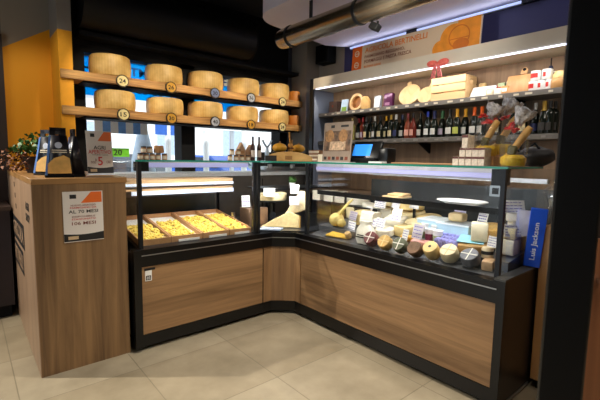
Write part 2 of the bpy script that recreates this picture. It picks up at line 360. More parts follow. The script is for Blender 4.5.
# ================================================================== PARMESAN BOARDS AND WHEELS
def wheel_b():
    return B().lathe([(0, 0), (.172, 0), (.184, .01), (.19, .05), (.1925, .1), (.19, .15), (.183, .192), (.17, .203), (0, .205)], None, 48)
GOLD = mat('badge_gold', (224, 166, 54), .45); CREAMB = mat('badge_cream', (232, 214, 150), .5); SILV = mat('badge_silver', (190, 196, 206), .4); BLUB = mat('badge_blue', (120, 136, 176), .45)
BX = [1.15, 1.607, 2.091, 2.55, 3.005]
for row, (zt, nums, cols, nm) in enumerate(((2.02, ['24', '26', '30', '36', '24'], [CREAMB, GOLD, BLUB, SILV, CREAMB], 'upper'), (1.718, ['15', '30', '40', '18', '24'], [CREAMB, GOLD, SILV, GOLD, CREAMB], 'lower'))):
    t = thing('cheese_shelf', nm+' thick rustic timber board carrying cheese wheels across the window', 'shelf', (1.985, 4.05, zt), 0, 'cheese boards at the window')
    b = B().prism([(-1.325, -.15), (1.345, -.15), (1.345, .15), (-1.22, .15), (-1.22, -.122), (-1.325, -.122)], .074, Matrix.Translation((0, 0, -.074)), .003)
    ob('plank', b, BOARD, t)
    ob('under_rail', B().b2((-1.15, -.12, -.088), (1.33, .14, -.0745)), MATTB, t)
    for i, x in enumerate(BX):
        bd_ = ob('age_badge', B().cyl(.049, .012, fr((x-1.985, -.151, -.04), (1, 0, 0), (0, 0, 1)), 28), cols[i], t)
        ob('badge_rim', B().lathe([(.047, 0), (.056, 0), (.056, .014), (.047, .014)], fr((x-1.985, -.151, -.04), (1, 0, 0), (0, 0, 1))), mat('badge_rim', (70, 60, 44), .4, .5) if cols[i] is not SILV else DARKS, bd_)
        text('badge_number', nums[i], .056, .04, INK, bd_, fr((x-1.985, -.1638, -.04), (1, 0, 0), (0, 0, 1)))
    for i, x in enumerate([1.10, 1.615, 2.085, 2.575, 3.035] if row == 0 else [1.135, 1.62, 2.08, 2.56, 3.03]):
        o = ob('parmesan_cheese', cm('parmesan_cheese', wheel_b, RIND), None, None, TR(x, 4.085+.004*i, zt, 0, 0, i*1.3+row))
        s = (.95, .965, 1.0, .99, .99)[i]; o.scale = (s, s, (.97, .90, .93, .91, .93)[i]-.07*row)
        tag(o, ('leftmost', 'second', 'third', 'fourth', 'rightmost')[i]+' whole golden parmesan wheel on the '+nm+' window board', 'cheese', 'parmesan wheels')
    o = ob('small_cheese', B().lathe([(0, 0), (.1, 0), (.107, .02), (.107, .11), (.1, .13), (0, .132)], None, 36), mat('orange_rind', (196, 122, 44), .5, 0, .15, 12), None, TR(3.262, 3.99, zt, 0, 0, .4))
    o.location = (3.29, 4.03, zt); o.scale = (.62, .8, 1.0)
    tag(o, 'small orange cheese round at the right end of the '+nm+' board', 'cheese', 'small end cheeses')

# black roller-shutter drum over the window
t = thing('roller_shutter_box', 'long black rounded shutter drum under the ceiling above the window', 'shutter box', (.83, 3.98, 2.62))
ob('drum', B().cyl(.215, 1.72, TR(0, 0, 0, 0, PI/2, 0), 40), mat('drum_black', (8, 8, 9), .5, 0, .1, 8, 0, .3), t)
ob('end_cap', B().cyl(.222, .02, TR(1.72, 0, 0, 0, PI/2, 0), 40), MATTB, t)
ob('guide_rail', B().b2((0, .0, -.27), (2.5, .16, -.235)), MATTB, t)
# wall stub and speaker right of the window
struct('wall_back_column', B().b2((3.36, 3.86, 0), (3.58, 4.16, 3.0)), GREYW)
t = thing('wall_speaker', 'small black speaker on the wall beyond the shelf unit', 'speaker', (3.5, 3.66, 2.47))
ob('cabinet', B().b2((-.08, -.11, 0), (.07, .11, .22), None, .012, 2), MATTB, t); ob('grille', B().b2((-.086, -.09, .02), (-.078, .09, .2)), BLACK, t)

# duct, track spot
t = thing('ventilation_duct', 'shiny bronze round metal duct running under the ceiling', 'duct', (2.3, -.5, 2.385))
DUCT = mat('duct_metal', (158, 146, 126), .24, .95, .08, 6)
ob('pipe', B().lathe([(0, 0), (.088, 0), (.088, 3.45), (.08, 3.5), (0, 3.5)], fr((0, 0, 0), (1, 0, 0), (0, 0, -1)), 40), DUCT, t)
for y in (1.1, 2.55, 3.35): ob('joint_ring', B().lathe([(.086, -.012), (.094, -.012), (.094, .012), (.086, .012)], fr((0, y, 0), (1, 0, 0), (0, 0, -1)), 40), DARKS, t)
for y in (3.1,): ob('hanger', B().b2((-.006, y-.015, .08), (.006, y+.015, .235)), DARKS, t)
t = thing('track_spotlight', 'small black spotlight hanging below the metal duct', 'spotlight', (2.36, 1.93, 2.296))
ob('head', B().box((0, 0, -.035), (.05, .09, .05), TR(0, 0, 0, .5, .3, 0), .006), MATTB, t); ob('bracket', B().cyl(.008, .04, TR(0, 0, -.03)), MATTB, t)

# ================================================================== WALL SHELVING, SIGN
sh = thing('wall_shelving', 'tall wooden wall shelving with lit metal canopy and two long shelves', 'shelving', (3.58, 2.1, 0))
Y0, Y1 = -1.2, 1.46      # local y range of the unit
ob('back_panel', B().b2((-.03, Y0, .0), (0, Y1, 2.13)), SHELFW, sh)
cn = ob('canopy', B().b2((-.38, Y0, 2.115), (0, Y1, 2.235)), mat('canopy_metal', (214, 204, 186), .45, 0, .04, 6), sh)
ob('led_strip', B().b2((-.388, Y0, 2.106), (-.370, Y1-.06, 2.1145)), LEDW, cn)
ob('side_panel', B().b2((-.36, Y1, 0), (0, Y1+.035, 2.235)), BLUEGREY, sh)
ob('side_edge', B().b2((-.385, Y1-.01, 0), (-.361, Y1+.045, 2.235)), DARKS, sh)
for nm, zt in (('upper_shelf', 1.84), ('wine_shelf', 1.512)):
    s = ob(nm, B().b2((-.28, Y0, zt-.042), (-.031, Y1, zt), None, .003), CHARC, sh)
    for y in (-.75, .1, .95): ob('bracket', B().prism([(0, 0), (-.2, 0), (0, -.1)], .02, fr((-.031, y, zt-.043), (1, 0, 0), (0, 0, 1))), MATTB, s)
    for i in range(22):
        y = Y1-.12-i*.112+random.uniform(-.02, .02)
        ob('price_tag', B().box((-.2815, y, zt-.021), (.002, .03+.01*(i % 3), .016)), CREAM if nm[0] == 'u' else mat('grey_tag', (150, 146, 140), .6), s)
ob('worktop', B().b2((-.5, Y0, .9), (-.031, Y1-.02, .95)), mat('work_top', (120, 96, 74), .5), sh)

t = thing('shop_sign', 'long beige and orange shop sign leaning on the shelf canopy', 'sign', (3.3, 2.33, 2.2365))
sg = fr((0, 0, 0), (0, -1, 0), (.06, 0, 1))   # local x runs to the right of the picture
SL = .712; SH = .27
ob('board', B().b2((-SL, 0, -.01), (SL, SH, 0), sg), mat('sign_beige', (214, 192, 164), .6, 0, .03, 3), t)
ob('orange_block', B().b2((-SL, 0, .0002), (-SL+.135, SH, .002), sg), ORANGE, t)
for k, y in enumerate((.195, .075)):
    ob('pictogram', B().lathe([(.022, 0), (.032, 0), (.032, .002), (.022, .002)], sg @ Matrix.Translation((-SL+.068, y, .002))) .b2((-SL+.05, y-.004, .002), (-SL+.086, y+.004, .004), sg), CREAM, t)
o1 = mat('sign_letter_orange', (214, 112, 16), .6)
text('sign_title', 'AGRICOLA BERTINELLI', .74, .055, o1, t, sg @ Matrix.Translation((-.165, .212, .001)))
text('sign_line', 'PARMIGIANO REGGIANO,', .50, .036, BROWNINK, t, sg @ Matrix.Translation((-.285, .142, .001)))
text('sign_line', 'FORMAGGI E PASTA FRESCA', .58, .036, BROWNINK, t, sg @ Matrix.Translation((-.245, .094, .001)))
text('sign_line', 'BUONI SANI', .22, .024, o1, t, sg @ Matrix.Translation((-.425, .04, .001)))
def blob(cx, cy, r, z, sx=1.0): return B().prism([(cx+sx*r*math.cos(2*PI*k/28), min(SH-.004, max(.004, cy+r*math.sin(2*PI*k/28)))) for k in range(28)], .001, sg @ Matrix.Translation((0, 0, z)))
SO = mat('sign_orange_art', (232, 146, 40), .6); SO2 = mat('sign_dark_orange', (206, 112, 28), .6)
ob('orange_artwork', B().b2((.5, .02, .0003), (SL-.01, SH-.004, .0013), sg), SO, t)
ob('orange_artwork', blob(.46, .13, .12, .0016), SO, t); ob('orange_artwork', blob(.345, .055, .075, .0018), SO, t)
ob('cheese_drawing', B().lathe([(.088, 0), (.098, 0), (.098, .001), (.088, .001)], sg @ Matrix.Translation((.52, .13, .0028))).b2((.43, .11, .0028), (.61, .118, .0038), sg), SO2, t)
ob('cheese_drawing', blob(.54, .06, .05, .003, 1.5), SO2, t)

t = thing('gift_bow', 'red and white striped ribbon bow on the canopy edge under the sign', 'bow', tuple(UX(437.5, 64, 3.17)))
STR = mat('bow_red', (255, 112, 100), .5, 0, .25, 60)
for s in (-1, 1):
    ob('loop', B().sph(.055, TR(0, s*.05, .008, s*.12, 0, 0), (.35, 1, .55)), STR, t)
    ob('tail', B().prism([(0, 0), (s*.03, -.02), (s*.06, -.125), (s*.035, -.105), (s*.015, -.125)], .006, fr((-.008, 0, 0), (0, -1, 0), (0, 0, 1))), mat('bow_pink', (226, 120, 120), .5, 0, .4, 60), t)
ob('knot', B().sph(.018), STR, t)
t = thing('linear_ceiling_lamp', 'long glowing linear lamp where navy wall meets pale ceiling', 'lamp', (3.545, 2.1, 2.585))
ob('profile', B().b2((0, -2.6, 0), (.03, 1.2, .032)), STEEL, t); ob('diffuser', B().b2((-.014, -2.55, .004), (0, 1.19, .02)), LEDC, t)
for y in (.35, -.75): ob('clip', B().b2((-.018, y-.06, -.004), (.03, y+.06, .033)), DARKS, t)

# ---- things on the upper shelf
ZS = 1.84
def US(px, X=3.40): return UX(px, 104, X).y
t = thing('gift_box', 'small dark brown box at the left end of the upper shelf', 'box', (3.42, US(334.5), ZS))
ob('carton', B().b2((-.05, -.06, 0), (.05, .06, .135)), mat('choc_box', (74, 56, 48), .5), t); ob('emblem', B().cyl(.014, .001, fr((-.051, 0, .08), (0, -1, 0), (0, 0, 1))), BROWNINK, t)
t = thing('tea_packet', 'pale blue and green packet leaning beside the brown box', 'packet', (3.40, US(344), ZS))
M = TR(0, 0, 0, 0, .15, 0)
ob('packet_body', B().b2((-.012, -.05, .0), (.012, .05, .15), M, .006), mat('pale_blue_pack', (186, 206, 226), .4), t); ob('packet_label', B().b2((-.0135, -.045, .0), (-.0122, .03, .06), M), mat('green_label', (120, 160, 60), .5), t)
t = thing('wooden_bowl', 'round wooden bowl standing on edge on the upper shelf', 'bowl', (3.44, US(355.5), ZS+.098))
M = fr((0, 0, 0), (0, -1, 0), (.15, 0, 1))
ob('rim', B().lathe([(0, -.03), (.085, -.028), (.098, .02), (.098, .034), (.072, .034), (.07, .012)], M, 40), PALEW, t); ob('hollow', B().lathe([(.0715, .014), (.06, -.018), (0, -.022)], M, 40), mat('bowl_inside', (150, 96, 46), .5, 0, .3, 20), t)
t = thing('paper_bag', 'tan paper bag with folded top beside the wooden bowl', 'bag', (3.41, US(368), ZS))
ob('bag_body', B().prism([(-.05, 0), (.05, 0), (.05, .095), (.015, .14), (-.015, .14), (-.05, .095)], .05, fr((-.025, 0, 0), (0, -1, 0), (0, 0, 1)), .004), mat('tan_bag', (206, 164, 100), .7), t); ob('tie', B().sph(.012, TR(-.03, 0, .115)), WHITE, t)
t = thing('foil_packet', 'silvery packet with rounded top between tan and purple bags', 'packet', (3.41, US(377), ZS))
ob('packet_body', B().b2((-.02, -.045, 0), (.02, .045, .14), TR(0, 0, 0, 0, .1, 0), .012, 2), mat('silver_pack', (188, 196, 208), .3, .3), t); ob('packet_label', B().b2((-.022, -.034, .012), (-.0205, .034, .11), TR(0, 0, 0, 0, .1, 0)), WHITE, t)
t = thing('purple_bag', 'glossy purple bag next to the round cutting boards', 'bag', (3.41, US(388), ZS))
ob('bag_body', B().b2((-.028, -.055, 0), (.028, .055, .15), TR(0, 0, 0, 0, .08, 0), .014, 2), mat('purple_foil', (92, 44, 80), .25, .2), t); ob('bag_label', B().b2((-.0297, -.03, .02), (-.0283, .03, .05), TR(0, 0, 0, 0, .08, 0)), mat('mauve', (160, 110, 140), .5), t)
def round_board(px, r, lab, ang, handle):
    t = thing('cutting_board', lab, 'cutting board', (3.42, US(px), ZS), 0, 'cutting boards')
    M = fr((-.03, 0, 0), (0, -1, 0), (.32, 0, 1)) @ Matrix.Translation((0, r, 0))
    ob('disc', B().lathe([(0, 0), (r-.004, 0), (r, .004), (r, .016), (r-.004, .02), (0, .02)], M @ Matrix.Diagonal((1.12, 1, 1, 1)), 40), PALEW, t)
    a = ang; u = Vector((math.cos(a), math.sin(a)))
    ob('handle', B().b2((-.022, r-.012, .001), (.022, r+handle, .019), M @ Matrix.Rotation(a-PI/2, 4, 'Z'), .006), PALEW, t)
round_board(408.5, .108, 'larger round wooden cutting board with short handle on the upper shelf', math.radians(105), .035)
round_board(425.5, .082, 'smaller round wooden cutting board beside the pine crate', math.radians(68), .045)
t = thing('pine_crate', 'pine slatted crate with handle hole standing on the upper shelf', 'crate', (3.42, (US(432)+US(470))/2-.01, ZS))
L = abs(US(432, 3.36)-US(466, 3.36))/2
for z in (.003, .073, .143): ob('front_slat', B().b2((-.10, -L, z), (-.088, L, z+.062), None, .002), PINE, t)
for z in (.003, .073, .143): ob('rear_slat', B().b2((.088, -L, z), (.1, L, z+.062), None, .002), PINE, t)
for s in (-1, 1):
    y = s*(L-.008)
    b = B().b2((-.087, y-.008, .003), (.087, y+.008, .135), None, .001).b2((-.087, y-.008, .135), (-.035, y+.008, .205)).b2((.035, y-.008, .135), (.087, y+.008, .205)).b2((-.035, y-.008, .175), (.035, y+.008, .205))
    ob('end_panel', b, PINE, t)
ob('bottom', B().b2((-.087, -L+.02, .003), (.087, L-.02, .012)), PINE, t)
t = thing('white_box_lid', 'flat white sheet-like box leaning beside the pine crate', 'box', (3.37, US(482), ZS))
ob('carton', B().b2((-.008, -.10, 0), (.008, .10, .115), TR(0, 0, 0, 0, .62, 0), .003), mat('white_card', (214, 220, 230), .6), t); ob('rim', B().b2((-.0095, -.09, .01), (-.0083, .09, .105), TR(0, 0, 0, 0, .62, 0)), PAPER, t)
cols = [(206, 176, 120), (222, 206, 176), (196, 90, 70), (228, 224, 214), (170, 190, 150), (206, 150, 90), (140, 180, 170)]
names = ['tan', 'cream', 'red', 'white', 'sage', 'caramel', 'teal']
for i, (px, X, h) in enumerate(((481, 3.49, .14), (489, 3.36, .06), (494, 3.46, .10), (497, 3.36, .055), (500, 3.46, .115), (504, 3.37, .07), (508.5, 3.47, .125))):
    t = thing('snack_packet', names[i]+' small snack packet among those left of the rectangular board', 'packet', (X, US(px, X), ZS), 0, 'snack packets on the upper shelf')
    c = mat('snack_'+names[i], cols[i], .5, 0, .2, 40)
    ob('packet_body', B().b2((-.015, -.03, 0), (.015, .03, h), TR(0, 0, 0, 0, .12, 0), .006), c, t)
    ob('packet_label', B().b2((-.0168, -.018, h*.3), (-.0153, .018, h*.7), TR(0, 0, 0, 0, .12, 0)), PAPER if i % 2 else RED, t)
t = thing('handled_board', 'rectangular wooden cutting board with knob handle leaning on the shelf back', 'cutting board', (3.40, US(518), ZS), 0, 'cutting boards')
M = fr((-.03, 0, 0), (0, -1, 0), (.33, 0, 1))
ob('panel', B().b2((-.092, 0, 0), (.092, .15, .02), M, .012, 2), wood('board_wood', (176, 126, 78), (206, 160, 108), 'Z', .5, 6), t)
ob('handle', B().b2((-.0, .152, .002), (.05, .19, .018), M, .007, 2).cyl(.021, .012, M @ Matrix.Translation((.026, .188, .004))), wood('board_wood', (0, 0, 0), (0, 0, 0)), t)
ob('hole', B().cyl(.012, .004, M @ Matrix.Translation((.026, .19, .0165))), MATTB, t)
def mug_b(): return B().lathe([(0, 0), (.034, 0), (.037, .006), (.037, .074), (.034, .076), (.032, .072), (.032, .01), (0, .008)], None, 28)
for i, (px, dz, c) in enumerate(((532.5, 0, 'red-patterned'), (541, 0, 'white'), (549, 0, 'white'), (534, .077, 'red-patterned'), (545, .077, 'white'))):
    X = 3.38
    t = thing('mug', ('leftmost bottom', 'middle bottom', 'rightmost bottom', 'left top', 'right top')[i]+' '+c+' mug in the stack on the upper shelf', 'mug', (X, US(px, X), ZS+dz), random.uniform(-.4, .2)+PI, 'stacked mugs')
    ob('mug_body', cm('mug_body', mug_b, WHITE), None, t)
    ob('mug_handle', cm('mug_handle', lambda: B().tube([(0, -.035-.0, .06), (0, -.055, .056), (0, -.06, .038), (0, -.053, .02), (0, -.035, .016)], .005), WHITE), None, t, Matrix.Rotation(PI+.5, 4, 'Z'))
    ob('mug_print', B().lathe([(.0375, .022), (.0375, .056)], Matrix.Rotation(-.3, 4, 'Z'), 10, -1.0 if c[0] == 'r' else -.3, .8 if c[0] == 'r' else .3), RED, t)
t = thing('hanging_umbrella', 'dark blue furled umbrella hanging under the canopy', 'umbrella', tuple(UX(551, 66, 3.43)))
ob('furled_cloth', B().lathe([(0, -.16), (.008, -.15), (.02, -.03), (.012, 0), (0, 0)], None, 14), mat('navy_cloth', (30, 34, 62), .6), t); ob('shaft', B().cyl(.004, .06), MATTB, t)
t = thing('tan_jar', 'rounded jar with pale domed lid at the right end of the upper shelf', 'jar', (3.37, US(559), ZS))
ob('jar_body', B().lathe([(0, 0), (.05, 0), (.055, .01), (.055, .06), (.045, .075), (0, .075)]), mat('tan_jar_body', (200, 150, 90), .4), t); ob('jar_lid', B().lathe([(.047, .075), (.045, .1), (.03, .125), (0, .13)]), mat('jar_lid_cream', (222, 196, 130), .5), t)

# ---- wine bottles
def bot(kind):
    if kind == 'bordeaux': return B().lathe([(0, 0), (.036, 0), (.0375, .006), (.0375, .185), (.034, .205), (.018, .226), (.0145, .24), (.0145, .272)], None, 20)
    if kind == 'burgundy': return B().lathe([(0, 0), (.039, 0), (.041, .006), (.041, .14), (.033, .18), (.019, .215), (.0145, .235), (.0145, .272)], None, 20)
    return B().lathe([(0, 0), (.040, 0), (.042, .006), (.042, .13), (.035, .175), (.021, .215), (.016, .24), (.016, .275)], None, 20)
BG = mat('bottle_dark_green', (18, 24, 18), .12, 0, .2, 20); BR = mat('bottle_rose', (120, 62, 44), .12, 0, .1, 20); BRR = mat('bottle_red_amber', (96, 32, 22), .12, 0, .1, 20); BY = mat('bottle_straw', (168, 158, 90), .12)
CAPS = {'cream': (222, 190, 130), 'red': (150, 26, 30), 'black': (24, 22, 24), 'white': (226, 224, 220), 'yellow': (230, 168, 30), 'blue': (40, 60, 170), 'navy': (28, 36, 84), 'orange': (240, 104, 28), 'pink': (130, 44, 48), 'green': (60, 110, 70), 'gold': (200, 160, 60)}
LABS = {'white': (226, 224, 218), 'cream': (224, 206, 160), 'pink': (226, 168, 150), 'lilac': (186, 172, 192), 'lime': (190, 196, 90), 'navy': (40, 46, 90), 'dark': (50, 46, 44)}
BOT = [(352, 'bordeaux', BY, 'cream', 'cream'), (358.5, 'bordeaux', BG, 'red', 'white'), (362.5, 'bordeaux', BRR, 'red', 'lilac'), (366, 'bordeaux', BG, 'black', 'cream'), (370, 'burgundy', BG, 'black', 'cream'),
 (374.3, 'bordeaux', BG, 'white', 'white'), (380, 'burgundy', BG, 'black', 'cream'), (385.8, 'burgundy', BG, 'yellow', 'cream'), (390.5, 'bordeaux', BG, 'gold', 'cream'), (395.5, 'bordeaux', BG, 'white', 'navy'),
 (401.8, 'burgundy', BG, 'navy', 'white'), (407.3, 'burgundy', BR, 'pink', 'pink'), (412.6, 'burgundy', BRR, 'black', 'pink'), (419.5, 'burgundy', BG, 'black', 'white'), (427, 'burgundy', BG, 'blue', 'white'),
 (433.6, 'prosecco', BG, 'navy', 'white'), (441.5, 'prosecco', BG, 'green', 'lilac'), (449, 'prosecco', BG, 'black', 'white'), (456, 'prosecco', BG, 'yellow', 'lime'), (464.3, 'prosecco', BG, 'yellow', 'white'),
 (473, 'prosecco', BG, 'orange', 'white'), (480.5, 'prosecco', BG, 'orange', 'white'), (496.5, 'bordeaux', BG, 'green', 'cream'), (513, 'bordeaux', BG, 'black', 'dark'), (522, 'bordeaux', BG, 'black', 'cream'),
 (533.5, 'burgundy', BG, 'white', 'navy'), (542, 'prosecco', BG, 'gold', 'dark'), (548, 'bordeaux', BG, 'black', 'dark'), (553, 'bordeaux', BG, 'black', 'dark')]
ORD = ['leftmost', 'second', 'third', 'fourth', 'fifth', 'sixth', 'seventh', 'eighth', 'ninth', 'tenth', 'eleventh', 'twelfth', 'thirteenth', 'fourteenth', 'fifteenth', 'sixteenth', 'seventeenth', 'eighteenth', 'nineteenth', 'twentieth', 'twenty-first', 'twenty-second', 'twenty-third', 'twenty-fourth', 'twenty-fifth', 'twenty-sixth', 'twenty-seventh', 'twenty-eighth', 'rightmost']
for i, (px, k, gm, cap, lb) in enumerate(BOT):
    X = 3.36+(.05 if i % 3 == 1 else 0); y = UX(px, 138, X).y
    ht = {'bordeaux': .23, 'burgundy': .2, 'prosecco': .2}[k]
    t = thing('wine_bottle', ORD[i]+' bottle from the left on the wine shelf, '+cap+' capsule', 'bottle', (X, y, 1.512), 0, 'bottles on the wine shelf'); t.scale = (.84, .84, .82)
    kg = {BG: 'dark', BR: 'rose', BRR: 'amber', BY: 'straw'}[gm]
    ob('bottle_glass', cm(('bottle_glass', k), lambda: bot(k), gm), None, t)
    foil = k == 'prosecco'
    ob('capsule', cm(('capsule', k), (lambda: B().lathe([(.0225, .212), (.0175, .24), (.0175, .272), (.019, .277), (.018, .30), (0, .302)], None, 16)) if foil else (lambda: B().lathe([(.0153, .236), (.0153, .298), (0, .3)], None, 16)), mat('capsule_'+cap, CAPS[cap], .35)), None, t)
    ob('bottle_label', cm(('bottle_label', k), lambda: B().lathe([((.0379 if k == 'bordeaux' else .0414 if k == 'burgundy' else .0424), .035), ((.0379 if k == 'bordeaux' else .0414 if k == 'burgundy' else .0424), .105)], None, 12, PI-1.1, PI+1.1), mat('label_'+lb, LABS[lb], .6)), None, t, Matrix.Rotation(-.45+random.uniform(-.2, .2), 4, 'Z'))

# ================================================================== WOODEN COUNTER (left)
ct = thing('wood_counter', 'tall oak-faced counter at the left with leaflets and a plant on top', 'counter', (.275, 2.62, 0))
ob('body', B().prism([(.004, .004), (.50, .004), (.50, 1.30), (.375, 1.30), (.375, 1.55), (.004, 1.55)], 1.13), OAK, ct)
ob('top', B().prism([(0, 0), (.508, 0), (.508, 1.303), (.376, 1.303), (.376, 1.56), (0, 1.56)], .033, Matrix.Translation((0, 0, 1.13)), .002), wood('oak_top', (128, 92, 54), (176, 132, 80), 'X', .4, 5), ct)
ob('side_cladding', B().b2((0, .006, 0), (.0038, 1.55, 1.129)), wood('oak_side', (136, 106, 82), (178, 146, 116), 'Z', .4, 5), ct)
sd = lambda y, z: fr((-.0008, y, z), (0, -1, 0), (0, 0, 1))     # on the side face
def sidebox(pts):
    return B().prism([(-(y-2.62), z) for y, z in pts], .0012, fr((-.0002, 0, 0), (0, -1, 0), (0, 0, 1)))
ob('side_logo', B().b2((-.0012, .50, .66), (0, 1.33, .83)), INK, ct); text('side_lettering', 'AGRICOLA', .74, .11, wood('oak_side', (0, 0, 0), (0, 0, 0)), ct, sd(.915, .745) @ Matrix.Translation((0, 0, .001)))
ob('side_logo', B().b2((-.0012, .62, .46), (0, 1.27, .63)), INK, ct); text('side_lettering', 'BERTINELLI', .58, .11, wood('oak_side', (0, 0, 0), (0, 0, 0)), ct, sd(.945, .545) @ Matrix.Translation((0, 0, .001)))
text('side_lettering', 'AGRI', .17, .05, INK, ct, sd(.24, .985)); text('side_lettering', 'SHOP', .19, .05, INK, ct, sd(.24, .915))
for z, y in ((1.06, .95), (.98, .93), (.9, .91)): ob('side_mark', B().b2((-.0012, y, z), (0, y+.05, z+.035)), INK, ct)

def leaflet(par, W, H, M, lines, wave=True):
    """white printed sheet, orange corner, dark wave along its foot; M maps sheet centre"""
    pg = ob('sheet', B().b2((-W/2, -H/2, 0), (W/2, H/2, .0015), M), mat('sheet_paper', (222, 214, 206), .6, 0, .02), par)
    ob('orange_corner', B().prism([(-W*.06, H*.27), (W/2-.006, H*.27), (W/2-.006, H/2-.004), (W*.2, H/2-.004)], .0004, M @ Matrix.Translation((0, 0, .0016))), ORANGE, pg)
    ob('icon_frame', B().b2((-W*.33, H*.36, .0016), (-W*.17, H*.44, .002), M).b2((-W*.31, H*.375, .002), (-W*.19, H*.425, .0023), M), INK, pg)
    n = 10
    top = [(-W/2+W*k/n, -H*.33-H*.03*math.sin(k/n*PI*1.0)) for k in range(n+1)]
    ob('dark_wave', B().prism([(-W/2, -H/2+.004), (W/2, -H/2+.004)]+top[::-1], .0004, M @ Matrix.Translation((0, 0, .0016))), INK, pg)
    ob('logo_box', B().b2((-W*.4, -H*.45, .002), (-W*.15, -H*.385, .0024), M), mat('logo_tan', (196, 170, 130), .6), pg)
    for s, cy, w_, h_, m_ in lines: text('print_line', s, W*w_, H*h_, m_, pg, M @ Matrix.Translation((0, H*cy, .0018)))
    return pg
t = thing('counter_poster', 'white and orange leaflet stuck on the front of the oak counter', 'poster', (.529, 2.6185, .935))
leaflet(t, .214, .30, fr((0, 0, 0), (1, 0, 0), (0, 0, 1)), [('NUOVO ASSAGGIO', .225, .62, .036, BROWNINK), ('PARMIGIANO DA', .178, .66, .036, RED), ('AL 70 MESI', .10, .74, .065, INK), ('DISPONIBILE', -.0, .58, .032, BROWNINK), ('STAGIONATO', -.05, .60, .036, RED), ('106 MESI', -.135, .6, .065, BROWNINK)])
# on the counter top
ZC = 1.163
p = UZ(100, 174.5, ZC)
t = thing('aperitif_sign', 'upright white and orange aperitif price card on clear stand', 'sign', (.722, 3.0, ZC), .05)
ob('stand_base', B().b2((-.085, -.03, 0), (.085, .06, .006), None, .002), mat('acrylic_white', (220, 224, 226), .2), t)
leaflet(t, .166, .295, fr((0, 0, .155), (1, 0, 0), (0, .1, 1)), [('AGRI', .115, .46, .09, INK), ('APERITIVO', .015, .88, .09, RED), ('TAGLIERE E CALICE', -.055, .62, .02, INK), ('5', -.2, .19, .2, RED)])
for s, x, y, w_, h_ in (('A', -.028, -.045, .012, .02), ('SOLI', -.045, -.062, .03, .016), ('CAD', .055, -.06, .032, .018)):
    text('print_line', s, w_, h_, BROWNINK, t, fr((0, 0, .15), (1, 0, 0), (0, .1, 1)) @ Matrix.Translation((x, y, .0022)))
PACKB = mat('packet_black', (26, 24, 30), .3); PBLUE = mat('packet_blue', (40, 70, 140), .3)
def cheese_packet(loc, rz, lab, sc=1):
    t = thing('cheese_packet', lab, 'packet', loc, rz, 'black cheese packets on the oak counter'); t.scale = (sc, sc, sc)
    b = B(); w0, w1, d0, d1, h = .062, .038, .036, .008, .21
    bm = b.bm; lo = [bm.verts.new(v) for v in ((-w0, -d0, .012), (w0, -d0, .012), (w0, d0, .012), (-w0, d0, .012))]; hi = [bm.verts.new(v) for v in ((-w1, -d1, h), (w1, -d1, h), (w1, d1, h), (-w1, d1, h))]
    bm.faces.new(lo[::-1]); bm.faces.new(hi)
    for k in range(4): bm.faces.new((lo[k], lo[(k+1) % 4], hi[(k+1) % 4], hi[k]))
    ob('packet_body', b, PACKB, t)
    ob('hanger_tab', B().b2((-.035, -.005, .208), (-.012, .005, .245)).b2((.012, -.005, .208), (.035, .005, .245)).b2((-.035, -.005, .228), (.035, .005, .248)), PACKB, t)
    v = Vector((0, d0-d1, h-.012)); M = fr((0, -d0-.0006, .012), (1, 0, 0), v)
    ob('cheese_picture', B().prism([(-.052, .008), (.052, .008), (.046, .085), (.02, .1), (-.02, .085), (-.05, .055)], .001, M), mat('picture_cheese', (228, 178, 96), .4, 0, .2, 18), t)
    ob('round_logo', B().lathe([(.0, .001), (.016, .001)], M @ Matrix.Translation((0, .15, 0)), 20), mat('logo_silver', (190, 196, 210), .4), t)
    for k, y in enumerate((.122, .112)): ob('print_strip', B().b2((-.03, y, .0004), (.035, y+.005, .0012), M), CREAM, t)
    sv = Vector((0, 0, 0))
    ob('side_gusset', B().prism([(-d0, .012), (d0, .012), (d1, h), (-d1, h)], .0008, fr((-(w0+w1)/2-.0005, 0, 0), (0, -1, 0), (0, 0, 1)) @ Matrix.Identity(4)), PBLUE, None) if False else None
    ob('blue_edge', B().prism([(-w0-.001, 0), (-w0+.01, 0), (-w1+.008, h-.012), (-w1-.001, h-.012)], .001, M), mat('edge_blue', (90, 130, 200), .3), t)
    ob('packet_base', B().b2((-w0-.002, -d0-.002, 0), (w0+.002, d0+.002, .012), None, .002), MATTB, t)
    return t
cheese_packet((.440, 2.78, ZC), -.12, 'front black cheese packet facing the camera on the oak counter', 1.2)
cheese_packet((.43, 3.10, ZC), -.75, 'black cheese packet behind the front one near the plant', 1.2)
cheese_packet((.535, 2.86, ZC), -1.52, 'black cheese packet turned sideways between front packet and aperitif sign', 1.2)
cheese_packet((.50, 3.22, ZC), .1, 'rearmost black cheese packet half hidden behind the others', 1.2)
t = thing('potted_plant', 'bushy green plant in dark basket at the back of the oak counter', 'plant', (.43, 3.5, ZC)); t.scale = (1.35, 1.35, 1.6)
ob('basket', B().lathe([(0, 0), (.06, 0), (.085, .07), (.09, .075), (.08, .075), (.06, .03), (0, .03)]), mat('dark_basket', (54, 36, 26), .8, 0, .3, 50, .5), t)
lf = B(); rn = random.Random(3)
for i in range(420):
    a = rn.uniform(0, 2*PI); r = .13*rn.random()**.5; z = .07+.11*rn.random()*(1-r/.17)+.02
    s = rn.uniform(.012, .022)
    lf._new((lambda tb: (tb.faces.new([tb.verts.new(v) for v in ((0, 0, 0), (s*.5, s*.5, .002), (0, s*1.4, 0), (-s*.5, s*.5, .002))]), tb)[1])(bmesh.new()), TR(r*math.cos(a), r*math.sin(a), z, rn.uniform(-1, 1), rn.uniform(-1, 1), rn.uniform(0, 6.3)))
ob('foliage', lf, mat('leaf_green', (52, 92, 30), .5, 0, .5, 30), t)
lf = B()
